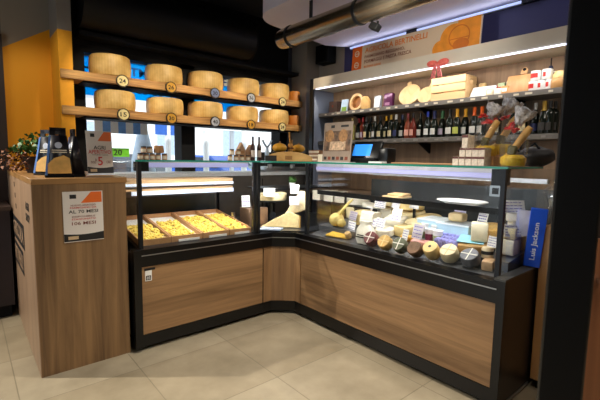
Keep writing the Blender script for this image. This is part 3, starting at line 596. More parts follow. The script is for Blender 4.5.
for i in range(160):
    a = rn.uniform(2.2, 4.2); r = .08+.09*rn.random(); z = .01+.09*rn.random(); s = rn.uniform(.01, .018)
    lf._new((lambda tb: (tb.faces.new([tb.verts.new(v) for v in ((0, 0, 0), (s*.5, s*.5, .002), (0, s*1.4, 0), (-s*.5, s*.5, .002))]), tb)[1])(bmesh.new()), TR(r*math.cos(a), r*math.sin(a), z, rn.uniform(-1, 1), rn.uniform(-1, 1), rn.uniform(0, 6.3)))
ob('dry_leaves', lf, mat('leaf_brown', (110, 62, 26), .7, 0, .4, 30), t)
for k in range(6): a = k*1.05; ob('stem', B().tube([(0, 0, .03), (.03*math.cos(a), .03*math.sin(a), .1), (.09*math.cos(a), .09*math.sin(a), .15)], .002), mat('stem_green', (60, 70, 30), .6), t)
# dark low bench behind the counter at far left
t = thing('dark_cabinet', 'low dark cabinet beyond the oak counter at the far left edge', 'cabinet', (.08, 4.0, 0))
ob('carcass', B().b2((-.6, -.2, .1), (.17, .24, .86)), mat('dark_plum', (40, 30, 34), .5), t); ob('cabinet_top', B().b2((-.61, -.21, .86), (.18, .25, .89)), mat('dark_top', (60, 46, 40), .4), t); ob('plinth', B().b2((-.58, -.16, 0), (.15, .22, .1)), MATTB, t)

# ================================================================== DELI COUNTERS
def wall_seg(p, q, z0, z1, th, b=None, inset=0):
    """upright slab standing between floor points p and q, thickness th on the far side"""
    p = Vector(p); q = Vector(q); d = (q-p).normalized(); n = Vector((-d.y, d.x))
    b = b or B(); P = [p+n*inset, q+n*inset, q+n*(inset+th), p+n*(inset+th)]
    return b.prism([(v.x, v.y) for v in P], z1-z0, Matrix.Translation((0, 0, z0)))
def counter(label, foot, front, panels, glassline, topshape, zg=.69, jointcaps=()):
    """foot: body outline; front: polyline of the customer side (left to right)"""
    t = thing('deli_counter', label, 'counter', (0, 0, 0), 0, 'refrigerated deli counters')
    ob('body', B().prism(foot, .57, Matrix.Translation((0, 0, .1))), BLACK, t)
    ob('plinth', B().prism([(x+(.05 if x < 2.5 else 0), y+.05) for x, y in foot], .1), MATTB, t)
    for (a, b_, m) in panels:
        ob('front_panel', wall_seg(a, b_, .112, .572, .012, None, -.012), m, t)
    base = B(); bump = B(); trim = B(); rail = B()
    for a, b_ in zip(front, front[1:]):
        wall_seg(a, b_, .028, .108, .05, base, -.014); wall_seg(a, b_, .576, .69, .07, bump, -.022); wall_seg(a, b_, .648, .654, .004, trim, -.0265)
    ob('kick_rail', base, BLACK, t); ob('bumper', bump, BLACK, t); ob('bumper_trim', trim, STEEL, t)
    for g0, g1 in glassline: 
        ob('front_glass', wall_seg(g0, g1, .70, 1.262, .006), GLASS, t)
    tp = ob('top_glass', B().prism(topshape, .010, Matrix.Translation((0, 0, 1.256))), GLASS, t)
    return t
# --- left run
LC = counter('deli counter at left holding trays of fresh pasta, nearest the oak counter', [(.795, 2.60), (1.815, 2.60), (1.815, 3.45), (.795, 3.45)],
             [(.80, 2.60), (1.815, 2.60)], [((.846, 2.60), (1.812, 2.60), OAKH_X)], [((.87, 2.632), (1.742, 2.632))], [(.835, 2.615), (1.76, 2.615), (1.76, 3.08), (.835, 3.08)])
ob('glass_edge', B().b2((.835, 2.606, 1.263), (1.76, 2.6145, 1.275)), GEDGE, LC)
ob('corner_stile', B().b2((.797, 2.572, .03), (.845, 2.599, .69)), BLACK, LC)
for x in (.862, 1.757): ob('glass_post', B().b2((x-.012, 2.617, .69), (x+.012, 2.65, 1.2635)), DARKS, LC)
ob('end_glass', B().b2((.845, 2.66, .70), (.85, 3.3, 1.25)), GLASS, LC)
ob('display_deck', B().prism([(2.645, .69), (3.36, .80), (3.36, .78), (2.645, .67)], .92, fr((.855, 0, 0), (0, 1, 0), (0, 0, 1))), mat('deck_dark', (60, 62, 66), .3, .6), LC)
ob('rear_panel', B().b2((.85, 3.37, .57), (1.81, 3.40, .955)), mat('rear_dark', (70, 74, 76), .25, .5), LC)
lt = ob('canopy_light', B().b2((.945, 2.70, 1.222), (1.74, 2.80, 1.2605)), mat('lamp_white', (214, 214, 226), .4), LC); ob('led_face', B().b2((.945, 2.694, 1.224), (1.74, 2.6995, 1.252)), LEDF, lt)
ob('lamp_bracket', B().b2((.88, 2.68, 1.198), (.944, 2.80, 1.2605)), MATTB, LC)
for nm, z, x0 in (('upper_case_shelf', 1.092, .87), ('lower_case_shelf', 1.035, .93)):
    s = ob(nm, B().b2((.87, 3.02, z), (1.79, 3.30, z+(.028 if z > 1.05 else .016))), wood('case_shelf_wood', (176, 136, 92), (206, 168, 120), 'X', .5, 5), LC)
    ob('shelf_light', B().b2((x0, 3.008, z-(.020 if z > 1.05 else .03)), (1.79, 3.0195, z-.001)), emit('led_shelf', (220, 232, 255), .55), s)
    for x in (.88, 1.77): ob('shelf_strut', B().b2((x, 3.25, .80), (x+.015, 3.27, z)), DARKS, s)
# --- corner
CC = counter('angled corner deli counter joining the two long runs', [(1.82, 2.60), (1.905, 2.60), (2.06, 2.46), (2.06, 2.39), (2.95, 2.39), (2.95, 3.45), (1.82, 3.45)],
             [(1.817, 2.60), (1.905, 2.60), (2.06, 2.46), (2.06, 2.387)], [((1.823, 2.60), (1.905, 2.60), OAKV), ((1.905, 2.60), (2.06, 2.46), OAKV), ((2.06, 2.46), (2.06, 2.393), OAKV)], [((1.815, 2.632), (2.085, 2.385))],
             [(1.765, 2.615), (2.065, 2.35), (2.56, 2.35), (2.56, 3.08), (1.765, 3.08)])
ob('glass_edge', wall_seg((1.765, 2.612), (2.062, 2.35), 1.263, 1.275, .008, None, -.009), GEDGE, CC)
for x, y in ((1.795, 2.632), (2.088, 2.362)): ob('glass_post', B().b2((x-.012, y-.014, .69), (x+.012, y+.014, 1.2635)), DARKS, CC)
ob('lamp_bar', wall_seg((1.80, 2.665), (2.10, 2.41), 1.232, 1.26, .05, None, .0), MATTB, CC)
for a in (.28, .74): q = Vector((1.80, 2.665)).lerp(Vector((2.10, 2.41)), a); ob('lamp_clip', B().box((q.x-.012, q.y-.012, 1.235), (.03, .03, .03), None, .003), STEEL, CC)
ob('display_deck', B().prism([(1.84, 2.68), (2.12, 2.41), (2.93, 2.41), (2.93, 3.42), (1.84, 3.42)], .012, Matrix.Translation((0, 0, .69))), mat('deck_dark', (0, 0, 0)), CC)
s = ob('case_shelf', B().b2((2.15, 2.95, 1.0), (2.9, 3.35, 1.012)), DARKS, CC)
# --- right run
RC = counter('long deli counter at right displaying many cheeses', [(2.06, .835), (2.95, .835), (2.95, 2.385), (2.06, 2.385)],
             [(2.06, 2.384), (2.06, .832)], [((2.06, 2.381), (2.06, .834), OAKH_Y)], [((2.085, 2.34), (2.085, .87))], [(2.065, .835), (2.065, 2.345), (2.53, 2.345), (2.53, .835)])
ob('glass_edge', B().b2((2.0585, .83, 1.263), (2.0645, 2.345, 1.275)).b2((2.0645, .827, 1.263), (2.53, .8345, 1.275)), GEDGE, RC)
ob('end_panel', B().b2((2.04, .792, .0), (2.95, .828, .70), None, .003), mat('end_panel_dark', (44, 36, 30), .4), RC)
ob('end_stile', B().b2((2.024, .789, .0), (2.058, .831, .701)), BLACK, RC)
ob('end_trim', B().b2((2.06, .786, .012), (2.44, .7915, .03)), STEEL, RC)
ob('end_cap', B().b2((2.022, .788, .7012), (2.96, .845, .712)), mat('end_cap_grey', (70, 70, 68), .35, .3), RC)
ob('glass_post', B().b2((2.075, .845, .69), (2.10, .868, 1.2635)), DARKS, RC)
ob('end_glass', B().b2((2.10, .85, .712), (2.9, .856, 1.258)), GLASS, RC)
DECK0, DECKS = .685, .13
def dz(X): return DECK0+DECKS*(X-2.12)+(.05 if X >= 2.2349 else 0)   # a step runs along behind the front row
ob('display_deck', B().prism([(2.11, dz(2.11)), (2.2345, dz(2.2345)), (2.235, dz(2.235)), (2.92, dz(2.92)), (2.92, dz(2.92)-.07), (2.11, dz(2.11)-.02)], 1.51, fr((0, 2.375, 0), (1, 0, 0), (0, 0, 1))), mat('deck_steel', (120, 122, 126), .3, .6), RC)
ob('rear_panel', B().b2((2.9, .86, .6), (2.93, 2.38, 1.12)), mat('rear_dark', (0, 0, 0)), RC)
lt = ob('canopy_light', B().b2((2.125, .935, 1.20), (2.23, 2.30, 1.2605)), mat('lamp_white', (0, 0, 0)), RC); ob('led_face', B().b2((2.119, .935, 1.212), (2.1245, 2.30, 1.238)), LEDF, lt)
lb_ = ob('lamp_bracket', B().b2((2.115, .875, 1.175), (2.21, .933, 1.2605)), MATTB, RC); ob('thermometer', B().b2((2.1085, .875, 1.118), (2.1145, .935, 1.175)), STEEL, lb_); ob('thermometer_face', B().b2((2.1075, .888, 1.13), (2.1083, .922, 1.163)), INK, lb_)
s = ob('case_shelf', B().b2((2.205, .905, 1.02), (2.52, 2.36, 1.03)), GLASS, RC)
ob('shelf_front_rail', B().b2((2.192, .905, 1.012), (2.2045, 2.36, 1.046)), MATTB, s)
for y in (.93, 1.64, 2.33): ob('shelf_strut', B().b2((2.50, y, dz(2.5)), (2.515, y+.015, 1.0195)), DARKS, s)
ob('rear_rail', B().b2((2.86, .905, 1.16), (2.90, 2.38, 1.19)), STEEL, RC)

# small sticker at the left counter
t = thing('counter_sticker', 'small white number sticker on the wooden panel under the pasta case', 'sticker', (.891, 2.5862, .515))
ob('sticker_sheet', B().b2((-.022, -.001, -.04), (.022, .0005, .03)), PAPER, t); ob('sticker_square', B().b2((-.016, -.0018, -.034), (.016, -.0011, -.004)), INK, t); text('sticker_number', '03', .022, .02, PAPER, t, fr((0, -.0022, -.019), (1, 0, 0), (0, 0, 1)))
ob('sticker_header', B().b2((-.026, -.0018, .032), (.045, .0005, .047)), INK, t)

bc = thing('back_counter', 'white-topped work counter along the window behind the pasta case', 'counter', (.85, 3.78, 0))
ob('cabinet', B().b2((0, .02, 0), (2.45, .38, 1.095)), mat('back_cabinet', (92, 84, 76), .5), bc); ob('worktop', B().b2((-.02, 0, 1.0955), (2.47, .385, 1.137), None, .003), WHITE, bc)
for x in (.6, 1.2, 1.8): ob('door_gap', B().b2((x-.004, .016, .1), (x+.004, .0195, 1.06)), MATTB, bc)
t = thing('reflection_stand_in', 'invented silver machine standing in for bluish window reflections behind the corner glass', 'stand-in', (2.95, 3.92, 1.1375))  # invented machine, fills in for bluish window brightness behind the corner glass
ob('stand_in_base', B().b2((-.24, -.1, 0), (.24, .12, .06), None, .02, 3), STEEL, t); ob('stand_in_dome', B().lathe([(0, 0), (.14, 0), (.13, .02), (0, .035)], fr((.02, -.01, .17), (1, 0, 0), (0, 0, 1)), 32), CHROME, t); ob('stand_in_block', B().b2((-.06, .02, .06), (.1, .11, .16), None, .02, 2), mat('stand_in_blue', (120, 150, 190), .3), t)
# ---- trays of fresh pasta
PASTA = mat('fresh_pasta', (244, 212, 96), .55, 0, .12, 30)
for i, (x0, x1) in enumerate(((.865, 1.085), (1.09, 1.325), (1.332, 1.55), (1.557, 1.755))):
    sl = math.atan(.11/.715); M = TR((x0+x1)/2, 2.675, .69+.0047, sl, 0, 0); W = (x1-x0)/2; L = .585
    lab = ('leftmost', 'second', 'third', 'rightmost')[i]
    t = thing('pasta_tray', lab+' wooden tray of fresh pasta in the left glass case', 'tray', M=M, group='pasta trays')
    ob('tray_bottom', B().b2((-W, 0, 0), (W, L, .006)), KRAFTW, t)
    for s in (-1, 1): ob('tray_side', B().b2((s*W-(.007 if s > 0 else 0), 0.0075, .0062), (s*W+(.007 if s < 0 else 0), L-.0075, .042)), KRAFTW, t)
    ob('tray_end', B().b2((-W, 0, .0062), (W, .007, .042)), KRAFTW, t); ob('tray_end', B().b2((-W, L-.007, .0062), (W, L, .042)), KRAFTW, t)
    tag(ob('tray_paper', B().b2((-W+.01, .02, .0068), (W-.01, L-.02, .012)), PAPER, None, M), 'white paper sheet lining the '+lab+' pasta tray', 'paper', 'tray papers')
    b = B(); rn = random.Random(20+i)
    for k in range(300):
        y = rn.uniform(.03, L*(.62, .66, .78, .8)[i]); x = rn.uniform(-W+.025, W-.025-(.02 if i == 1 else 0))
        b.sph(.013, TR(x, y, .020+.016*rn.random(), rn.uniform(-.6, .6), rn.uniform(-.6, .6), rn.uniform(0, 6)), (1.25, .85, .5), 8, 5)
    tag(ob('fresh_pasta', b, PASTA, None, M), 'heap of yellow stuffed pasta in the '+lab+' wooden tray', 'pasta', 'pasta heaps', 'stuff')
    q = M @ Vector((0, -.004, .0))
    if i: tag(ob('shelf_label', B().b2((q.x-W*.6, q.y-.012, q.z+.002), (q.x+W*.75, q.y-.004, q.z+.018)), PAPER), 'white label strip in front of the '+lab+' pasta tray', 'label', 'tray label strips')

# ================================================================== CHEESES IN THE RIGHT CASE
def deckhit(px, py):
    d = ray(px, py); a = (DECK0+DECKS*(0-2.12)-CAMH)/(d.z-DECKS*d.x); return CAM+d*a
CH = lambda n, c, v=.1, s=18: mat('cheese_'+n, c, .5, 0, v, s, .15)
def card(name_lab, P, w, h, lean=.25, yaw=0, ink=PURPINK, m=PAPER, lines=4):
    """small upright price card; faces the customer side (-x) turned by yaw"""
    M = Matrix.Translation(P) @ Matrix.Rotation(yaw, 4, 'Z') @ fr((0, 0, 0), (0, -1, 0), (math.tan(lean), 0, 1))
    t = thing('price_card', name_lab, 'price card', M=M, group='price cards in the cheese case')
    ob('card_sheet', B().b2((-w/2, 0, -.002), (w/2, h, 0)), m, t)
    rn = random.Random(int(P[1]*1000)); b = B()
    for k in range(lines):
        y = h*(.82-.68*k/max(1, lines-1)); x = -w*.42
        while x < w*.36:
            e = min(w*.42, x+w*rn.uniform(.08, .26)); b.b2((x, y-h*.028, .0001), (e, y+h*.028, .0008)); x = e+w*.05
    ob('handwriting', b, ink, t)
    return t
def stringx(r, z, M, par, m): ob('string', B().b2((-r, -.003, z), (r, .003, z+.002), M).b2((-.003, -r, z), (.003, r, z+.002), M), m, par)
def drum(lab, px, py, r, h, m, tilt=.75, cross=None, name='cheese_round', yaw=0, top=None, sc=1):
    P = deckhit(px, py); r *= .70; h *= 1.15
    # lean the disc back so that its face looks at the customer, rim resting on the deck
    M = Matrix.Translation((P.x+r*math.cos(tilt), P.y, dz(P.x+.02)+r*math.sin(tilt)+.002)) @ Matrix.Rotation(yaw, 4, 'Z') @ Matrix.Rotation(-tilt, 4, 'Y') @ Matrix.Translation((0, 0, -h*.0))
    t = thing(name, lab, 'cheese', M=M, group='round cheeses along the front of the case')
    ob('rind', B().lathe([(0, 0), (r*.9, 0), (r, h*.18), (r*1.02, h*.5), (r, h*.85), (r*.9, h), (0, h*1.01)], None, 32), m, t)
    if cross is not None: stringx(r*.92, h*1.005, None, t, cross)
    if top is not None: ob('face_spot', B().lathe([(0, h*1.02), (r*.2, h*1.02)], None, 14), top, t)
    return t
def onto(px, py, z): return UZ(px, py, z)
STRG = mat('white_string', (226, 220, 206), .8)
# front row of rounds, from left
drum('small tan cheese ball at the left end of the front row', 347, 240, .034, .04, CH('tan', (206, 168, 110)), .5)
drum('purple-brown round cheese tied with white string', 371, 248, .07, .055, CH('wine', (104, 52, 52), .3), .95, STRG)
drum('golden tan herb-crusted round cheese tied with string', 385, 252, .068, .055, CH('gold', (196, 158, 92), .25, 40), .95, CH('gold_line', (226, 196, 140)))
drum('grey-green round cheese tied with pale string', 400, 255, .068, .055, CH('greygreen', (96, 98, 74), .3), .95, STRG)
drum('dark brown round cheese without string', 415, 259, .066, .055, CH('brown', (112, 82, 58), .3, 30), .95)
drum('cream yellow small round cheese with dark centre spot', 430.5, 261.5, .068, .07, CH('yell', (226, 190, 124)), .72, None, top=INK)
drum('pale ivory round cheese with faint lines', 447, 264.5, .075, .06, CH('ivory', (226, 206, 164)), .62, CH('ivory_line', (200, 176, 130)))
drum('dark ash-grey round cheese scored with a pale star', 467.5, 269, .075, .055, CH('ash', (96, 96, 100), .2), .6, STRG)
# gourd shaped cheeses
P = deckhit(331, 234)
t = thing('gourd_cheese', 'pear-shaped yellow hanging cheese at the left end of the case', 'cheese', (P.x+.06, P.y, dz(P.x+.06)+.002))
ob('cheese_body', B().lathe([(0, 0), (.035, .004), (.058, .03), (.062, .06), (.048, .09), (.025, .105), (0, .108)]), CH('gourd', (214, 190, 110)), t)
ob('neck_ball', B().sph(.034, TR(-.02, -.075, .036)), CH('gourd', (0, 0, 0)), t)
ob('rope_neck', B().tube([(0, -.02, .09), (.02, -.05, .14), (.06, -.07, .19), (.09, -.09, .22)], [.02, .012, .01, .008]), CH('gourd', (0, 0, 0)), t)
P = deckhit(333, 238); tag(ob('cheese_slices', B().box((0, 0, .006), (.12, .2, .012), TR(P.x+.06, P.y-.02, dz(P.x+.06)+.008, 0, -.12, .2), .003), CH('slice_yellow', (232, 186, 70))), 'flat yellow cheese slices under the pear-shaped cheese', 'cheese')
t = thing('ricotta_bag', 'white bag of fresh cheese behind the purple-brown round', 'bag', (2.25, 1.93, dz(2.25)))
P = deckhit(359, 246); t.location = (P.x+.07, P.y, dz(P.x+.07))
ob('bag_body', B().lathe([(0, 0), (.07, .004), (.085, .04), (.075, .1), (.045, .14), (.05, .165), (0, .15)], Matrix.Diagonal((.7, 1, 1, 1)), 20).jitter(.003, 4), mat('bag_white', (232, 226, 210), .5), t)
ob('bag_print', B().b2((-.0625, -.04, .05), (-.059, .04, .058)).b2((-.0625, -.03, .066), (-.059, .03, .072)), INK, t)
# generic placements: helper by picture spot at a given depth X (all rest on the sloping deck or on what lies beneath)
def at(px, X, z=None):
    y = UX(px, 230, X).y; return Vector((X, y, (dz(X) if z is None else z)))
def ch_block(lab, px, X, s, m, z=None, rz=0, bev=.008, name='cheese_block', tiltx=0):
    P = at(px, X, z); return tag(ob(name, B().box((0, 0, s[2]/2), s, None, bev, 2), m, None, TR(P.x, P.y, P.z+.003, 0, -math.atan(DECKS) if z is None else 0, rz)), lab, 'cheese', 'cheeses in the case')
def ch_drum(lab, px, X, r, h, m, z=None, name='round_cheese', a=2*PI, rz=0):
    P = at(px, X, z); k = .1*h
    pr = [(0, 0), (r-k, 0), (r, k), (r, h-k), (r-k, h), (0, h)]
    return tag(ob(name, B().lathe(pr, None, 32, 0, a), m, None, TR(P.x, P.y, P.z+.003, 0, -math.atan(DECKS) if z is None else 0, rz)), lab, 'cheese', 'cheeses in the case')
WHC = CH('white', (238, 230, 208), .04); CRM = CH('cream', (232, 214, 166), .06); PALEY = CH('paleyellow', (230, 204, 140), .08); CRUST = CH('crust', (190, 150, 92), .15)
# back heap under the shelf
ch_drum('pale cheese wheel at the rear left of the heap', 357, 2.62, .11, .10, CRM)
ch_drum('white cheese disc stacked on the rear left wheel', 357, 2.62, .10, .06, WHC, dz(2.62)+.105)
ch_drum('ivory half wheel in the rear row second from left', 374, 2.66, .12, .12, WHC, None, 'half_round_cheese', PI, PI/2)
ch_block('tall white cheese block in the rear row behind the cards', 388, 2.64, (.14, .16, .11), WHC)
ch_block('cream cheese slab lying on the tall white block', 388, 2.64, (.12, .13, .05), CRM, dz(2.64)+.122)
ch_drum('wide pale cheese wheel in the middle of the rear row', 408, 2.62, .13, .11, CRM)
ch_drum('second pale cheese wheel stacked on the middle wheel', 408, 2.62, .115, .05, PALEY, dz(2.62)+.122)
ch_drum('thick cream wheel at the right of the rear heap', 427, 2.60, .11, .09, PALEY)
# middle
ch_drum('white wedge of cheese showing its cut face left of centre', 379, 2.45, .16, .11, WHC, None, 'cheese_wedge', .9, PI*.8)
ch_block('white cheese brick in the centre of the heap', 396, 2.44, (.12, .15, .10), WHC, None, .3)
ch_block('pale yellow cheese brick in the centre behind the grey-green round', 407, 2.36, (.12, .13, .075), PALEY, None, -.2)
ch_drum('cream cheese wheel right of the central white brick', 418, 2.46, .09, .09, CRM)
ch_drum('small flat white cheese behind the golden tan round', 385, 2.29, .07, .05, WHC)
ch_block('white cheese slab behind the purple-brown round', 371, 2.38, (.12, .14, .09), WHC, None, .4)
ch_block('orange-edged cheese slice behind the dark brown round', 410, 2.27, (.05, .12, .035), CH('orange', (224, 170, 70)), None, .1)
ch_block('pink ham-coloured slab beside the white pots', 422, 2.24, (.06, .13, .03), CH('pinkham', (222, 160, 150)), None, .1)
ch_drum('tan cheese round half hidden behind pale cards', 363, 2.46, .08, .1, PALEY)
# white pots with berry labels
POTW = mat('pot_white', (236, 234, 236), .4); POTL = mat('pot_berry', (120, 40, 70), .5, 0, .3, 60)
for i, (px, X) in enumerate(((421, 2.33), (430, 2.31), (438, 2.30), (426, 2.42), (436, 2.40))):
    P = at(px, X); t = thing('yogurt_pot', ('leftmost front', 'middle front', 'rightmost front', 'left rear', 'right rear')[i]+' white yogurt pot with berry label in the cheese case', 'pot', (P.x, P.y, P.z+.003), 0, 'yogurt pots')
    ob('pot_body', cm('pot_body', lambda: B().lathe([(0, 0), (.026, 0), (.031, .085), (0, .085)]), POTW), None, t)
    ob('pot_label', cm('pot_label', lambda: B().lathe([(.0275, .015), (.0302, .06)], None, 24), POTL if i % 2 else mat('pot_green', (150, 160, 120), .5, 0, .3, 60)), None, t)
    ob('pot_lid', cm('pot_lid', lambda: B().lathe([(0, .0855), (.033, .0855), (.034, .09), (.033, .093), (0, .093)]), WHITE), None, t)
# violet wrapped packs
VIO = mat('violet_wrap', (132, 128, 190), .35, 0, .65, 60)
vio = ((441, 2.26), (448, 2.26), (455, 2.25), (444, 2.32), (451, 2.32), (458, 2.31), (447, 2.38), (454, 2.38), (461, 2.37))
for i, (px, X) in enumerate(vio):
    P = at(px, X); tag(ob('wrapped_cheese', cm('wrapped_cheese', lambda: B().box((0, 0, .03), (.045, .062, .06), None, .01, 2), VIO), None, None, TR(P.x, P.y, P.z+.004, 0, -.13, .1*((i % 3)-1))),
        ('front', 'middle', 'rear')[i//3]+' row '+('left', 'centre', 'right')[i % 3]+' violet and white wrapped cheese pack', 'cheese', 'violet wrapped packs')
# pale blue trays at the rear
PB = mat('pale_blue_tray', (176, 206, 222), .4, 0, .05)
for i, (px, X, L) in enumerate(((437, 2.50, .20), (459, 2.47, .22))):
    P = at(px, X); t = thing('blue_tray', ('left', 'right')[i]+' pale blue deep tray behind the wrapped packs', 'tray', (P.x, P.y, P.z), 0, 'pale blue trays')
    ob('tray_base', B().b2((-.09, -L/2, .012), (.09, L/2, .02)), PB, t)
    ob('tray_wall', B().b2((-.095, -L/2, .012), (-.088, L/2, .105)).b2((.088, -L/2, .03), (.095, L/2, .105)).b2((-.088, -L/2, .02), (.088, -L/2+.007, .105)).b2((-.088, L/2-.007, .02), (.088, L/2, .105)), PB, t)
    ob('tray_lid', B().b2((-.1, -L/2-.004, .1055), (.1, L/2+.004, .114)), mat('tray_lid_white', (226, 234, 238), .3), t)
P = at(457, 2.49, dz(2.49)+.115); tag(ob('small_tan_cheese', B().box((0, 0, .03), (.08, .1, .055), None, .012, 2), CH('tanbrick', (216, 190, 140)), None, TR(P.x, P.y, P.z)), 'tan cheese brick standing on the right pale blue tray', 'cheese')
# big wheel with cube
ch_drum('wide crusted cheese wheel near the right end of the case', 474, 2.33, .105, .055, CRUST)
P = at(476, 2.33, dz(2.33)+.072); tag(ob('blue_paper', B().box((0, .02, .001), (.15, .15, .003), None), mat('aqua_paper', (150, 206, 220), .6), None, TR(P.x, P.y, P.z-.006, 0, -.13, .3)), 'aqua paper sheet on top of the crusted wheel', 'paper')
P = at(479.5, 2.32, dz(2.32)+.066); tag(ob('cheese_cube', B().box((0, 0, .055), (.09, .09, .11), None, .008, 2), CH('cubewhite', (236, 224, 190)), None, TR(P.x, P.y, P.z+.002, 0, 0, .45)), 'large cream cheese cube standing on the crusted wheel', 'cheese')
ch_drum('golden cheese wheel at the rear right behind the cards', 492, 2.46, .085, .13, CH('goldwheel', (222, 178, 84)))
ch_block('brown wrapped cheese block near the right glass post', 491, 2.21, (.08, .06, .055), CH('wrapbrown', (196, 160, 120), .2), None, .2)
P = deckhit(484, 268); t = thing('small_jar', 'small jar with dark band near the right end of the front row', 'jar', (P.x+.03, P.y, dz(P.x+.03)+.003))
ob('jar_body', B().lathe([(0, 0), (.03, 0), (.032, .01), (.032, .05), (.026, .06), (0, .06)]), mat('jar_cream', (226, 206, 170), .3), t); ob('jar_band', B().lathe([(.0325, .02), (.0325, .04)], None, 24), INK, t)
P = deckhit(493, 271); tag(ob('yellow_wedge', B().lathe([(0, 0), (.075, 0), (.075, .045), (0, .045)], None, 12, 0, 1.2), CH('wedgeyellow', (226, 176, 66)), None, TR(P.x+.02, P.y, dz(P.x+.02)+.003, 0, -.13, -.6)), 'yellow cheese wedge beside the small jar', 'cheese')
# cheeses seen through the end glass
for i, (X, y, s, z, c) in enumerate(((2.37, .925, (.10, .10, .09), None, WHC), (2.49, .93, (.11, .10, .10), None, CRM), (2.37, .925, (.10, .09, .06), .865, CRM), (2.49, .93, (.11, .09, .06), .895, WHC), (2.43, .925, (.12, .08, .05), .96, WHC))):
    tag(ob('cheese_block', B().box((0, 0, s[2]/2), s, None, .008, 2), c, None, TR(X, y, (dz(X)+.004 if z is None else z), 0, 0, .08*i)), ('lower near', 'lower far', 'middle near', 'middle far', 'topmost')[i]+' white cheese block of the stack against the end glass', 'cheese', 'cheese stack at the end glass')
# price cards: (label, px, py of foot, X, w, h)
def pcard(lab, px, py, X, wp, hp, lean=.25, yaw=-.25, **k):
    P = UX(px, py, X); s = PPM(P); return card(lab, (P.x, P.y, P.z), wp*s, hp*s, lean, yaw, **k)
pcard('greyish printed price card above the pear-shaped cheese', 352, 220, 2.36, 13, 9, m=mat('grey_card', (190, 182, 186), .6))
pcard('white price card left of the ricotta bag', 350, 232, 2.28, 13, 11)
pcard('tall white price card at the rear left under the shelf', 367, 218, 2.50, 10, 12)
pcard('white price card behind the purple-brown round', 369, 231, 2.30, 14, 13)
pcard('white price card at the top of the heap under the shelf', 379, 208, 2.50, 18, 8)
pcard('white price card left of centre with violet writing', 379, 228, 2.27, 14, 10)
pcard('white price card in the centre of the heap', 395, 221, 2.30, 14, 13)
pcard('small white price card under the shelf right of centre', 395, 208, 2.50, 12, 6)
pcard('white price card high under the shelf above the pots', 413.5, 208.5, 2.46, 13, 6, lines=2)
pcard('white price card behind the dark brown round', 404, 240, 2.22, 8, 11)
pcard('large printed price card beside the yogurt pots', 416, 239, 2.235, 14, 15, m=mat('grey_card', (0, 0, 0)))
pcard('long lilac price card on the tan cheese brick', 460, 212, 2.47, 14, 4.5, lines=2, m=mat('lilac_card', (206, 196, 220), .6))
pcard('tall white price card behind the cream cheese cube', 479, 232, 2.42, 12, 20, yaw=-.35, lines=6)
pcard('white price card hung right of the tall card under the shelf', 483, 215, 2.40, 8, 6, lines=2)
pcard('white price card with dark bar near the right glass post', 491, 247, 2.20, 10, 11)
pcard('small pale card left of the ash-grey round', 455, 259, 2.18, 7, 4, lean=.7, lines=2)
P = Vector((2.36, .90, 1.01)); card('tilted white price card on the stack at the end glass', P, .13, .075, .3, .9)
P = Vector((2.34, .885, .88)); card('white price card leaning on the middle of the end-glass stack', P, .11, .07, .3, .9)
# things on the case shelf
P = Vector(UX(402, 195, 2.42)); tag(ob('wood_board', B().box((0, 0, .008), (.16, .14, .014), None, .003), PALEW, None, TR(2.36, P.y, 1.0305)), 'pale wooden serving board on the glass case shelf', 'board')
tag(ob('wood_board', B().box((0, 0, .008), (.13, .12, .014), None, .003), PALEW, None, TR(2.37, P.y-.01, 1.047, 0, 0, .2)), 'upper small wooden board on top of the serving board', 'board')
P = Vector(UX(466, 205, 2.42)); tag(ob('white_platter', B().lathe([(0, 0), (.08, 0), (.13, .02), (.135, .022), (.13, .026), (.08, .008), (0, .006)], Matrix.Diagonal((.8, 1.2, 1, 1))), WHITE, None, TR(2.36, P.y, 1.0305)), 'long white oval platter on the glass case shelf', 'platter')
for i, (px, w_, h_) in enumerate(((323, .12, .09), (334, .10, .1), (344, .12, .1))):
    P = UX(px, 205, 2.62); tag(ob('cheese_wedge', B().lathe([(0, 0), (.15, 0), (.15, h_), (0, h_)], None, 10, 0, .75), WHC, None, TR(2.70, P.y+.03, dz(2.7)+.098, 0, .0, PI*.87+i*.1)), ('left', 'middle', 'right')[i]+' white cheese wedge on the raised rack at the corner', 'cheese', 'wedges on the raised rack')
rk = thing('cheese_rack', 'grey steel step rack carrying white wedges near the corner', 'rack', (2.68, 2.2, dz(2.68)))
ob('rack_top', B().b2((-.16, -.2, .083), (.17, .16, .095)), STEEL, rk); ob('rack_front', B().b2((-.165, -.2, .01), (-.155, .16, .095)), DARKS, rk)
for x in (-.14, .16): ob('rack_leg', B().b2((x-.008, .14, .0+.03), (x+.008,   .156, .083)), DARKS, rk)
# ---- corner case content
P = UY(270, 205, 2.98)
t = thing('cheese_plate', 'white cheese half wheel plated on a stand in the corner case', 'cheese', (2.28, 2.93, .702))
t.location = (P.x, 2.98, .702)
ob('stand', B().cyl(.05, .2).cyl(.16, .012, Matrix.Translation((0, 0, .2))), DARKS, t); ob('cheese_half', B().lathe([(0, .214), (.15, .214), (.155, .23), (.155, .27), (.14, .28), (0, .28)], None, 24, PI, 2*PI), CRM, t)
P = UY(269, 193, 2.83); card('white price card on the plated cheese in the corner case', (P.x, P.y, P.z-.03), .10, .075, .2, PI/4)
q = UZ(290, 232, .72)
t = thing('parmesan_chunk', 'large cut parmesan chunk lying low in the corner case', 'cheese', (2.06, 2.66, .703), 0)
U = (1, -1, 0); V = (.12, .12, 1)
ob('cut_face', B().prism([(-.19, 0), (.15, 0), (.15, .11), (.06, .14), (-.06, .08)], .1, fr((.0, .0, 0), U, V) @ Matrix.Translation((0, 0, -.1)), .006), CH('parmesan_cut', (222, 196, 140), .12, 40), t)
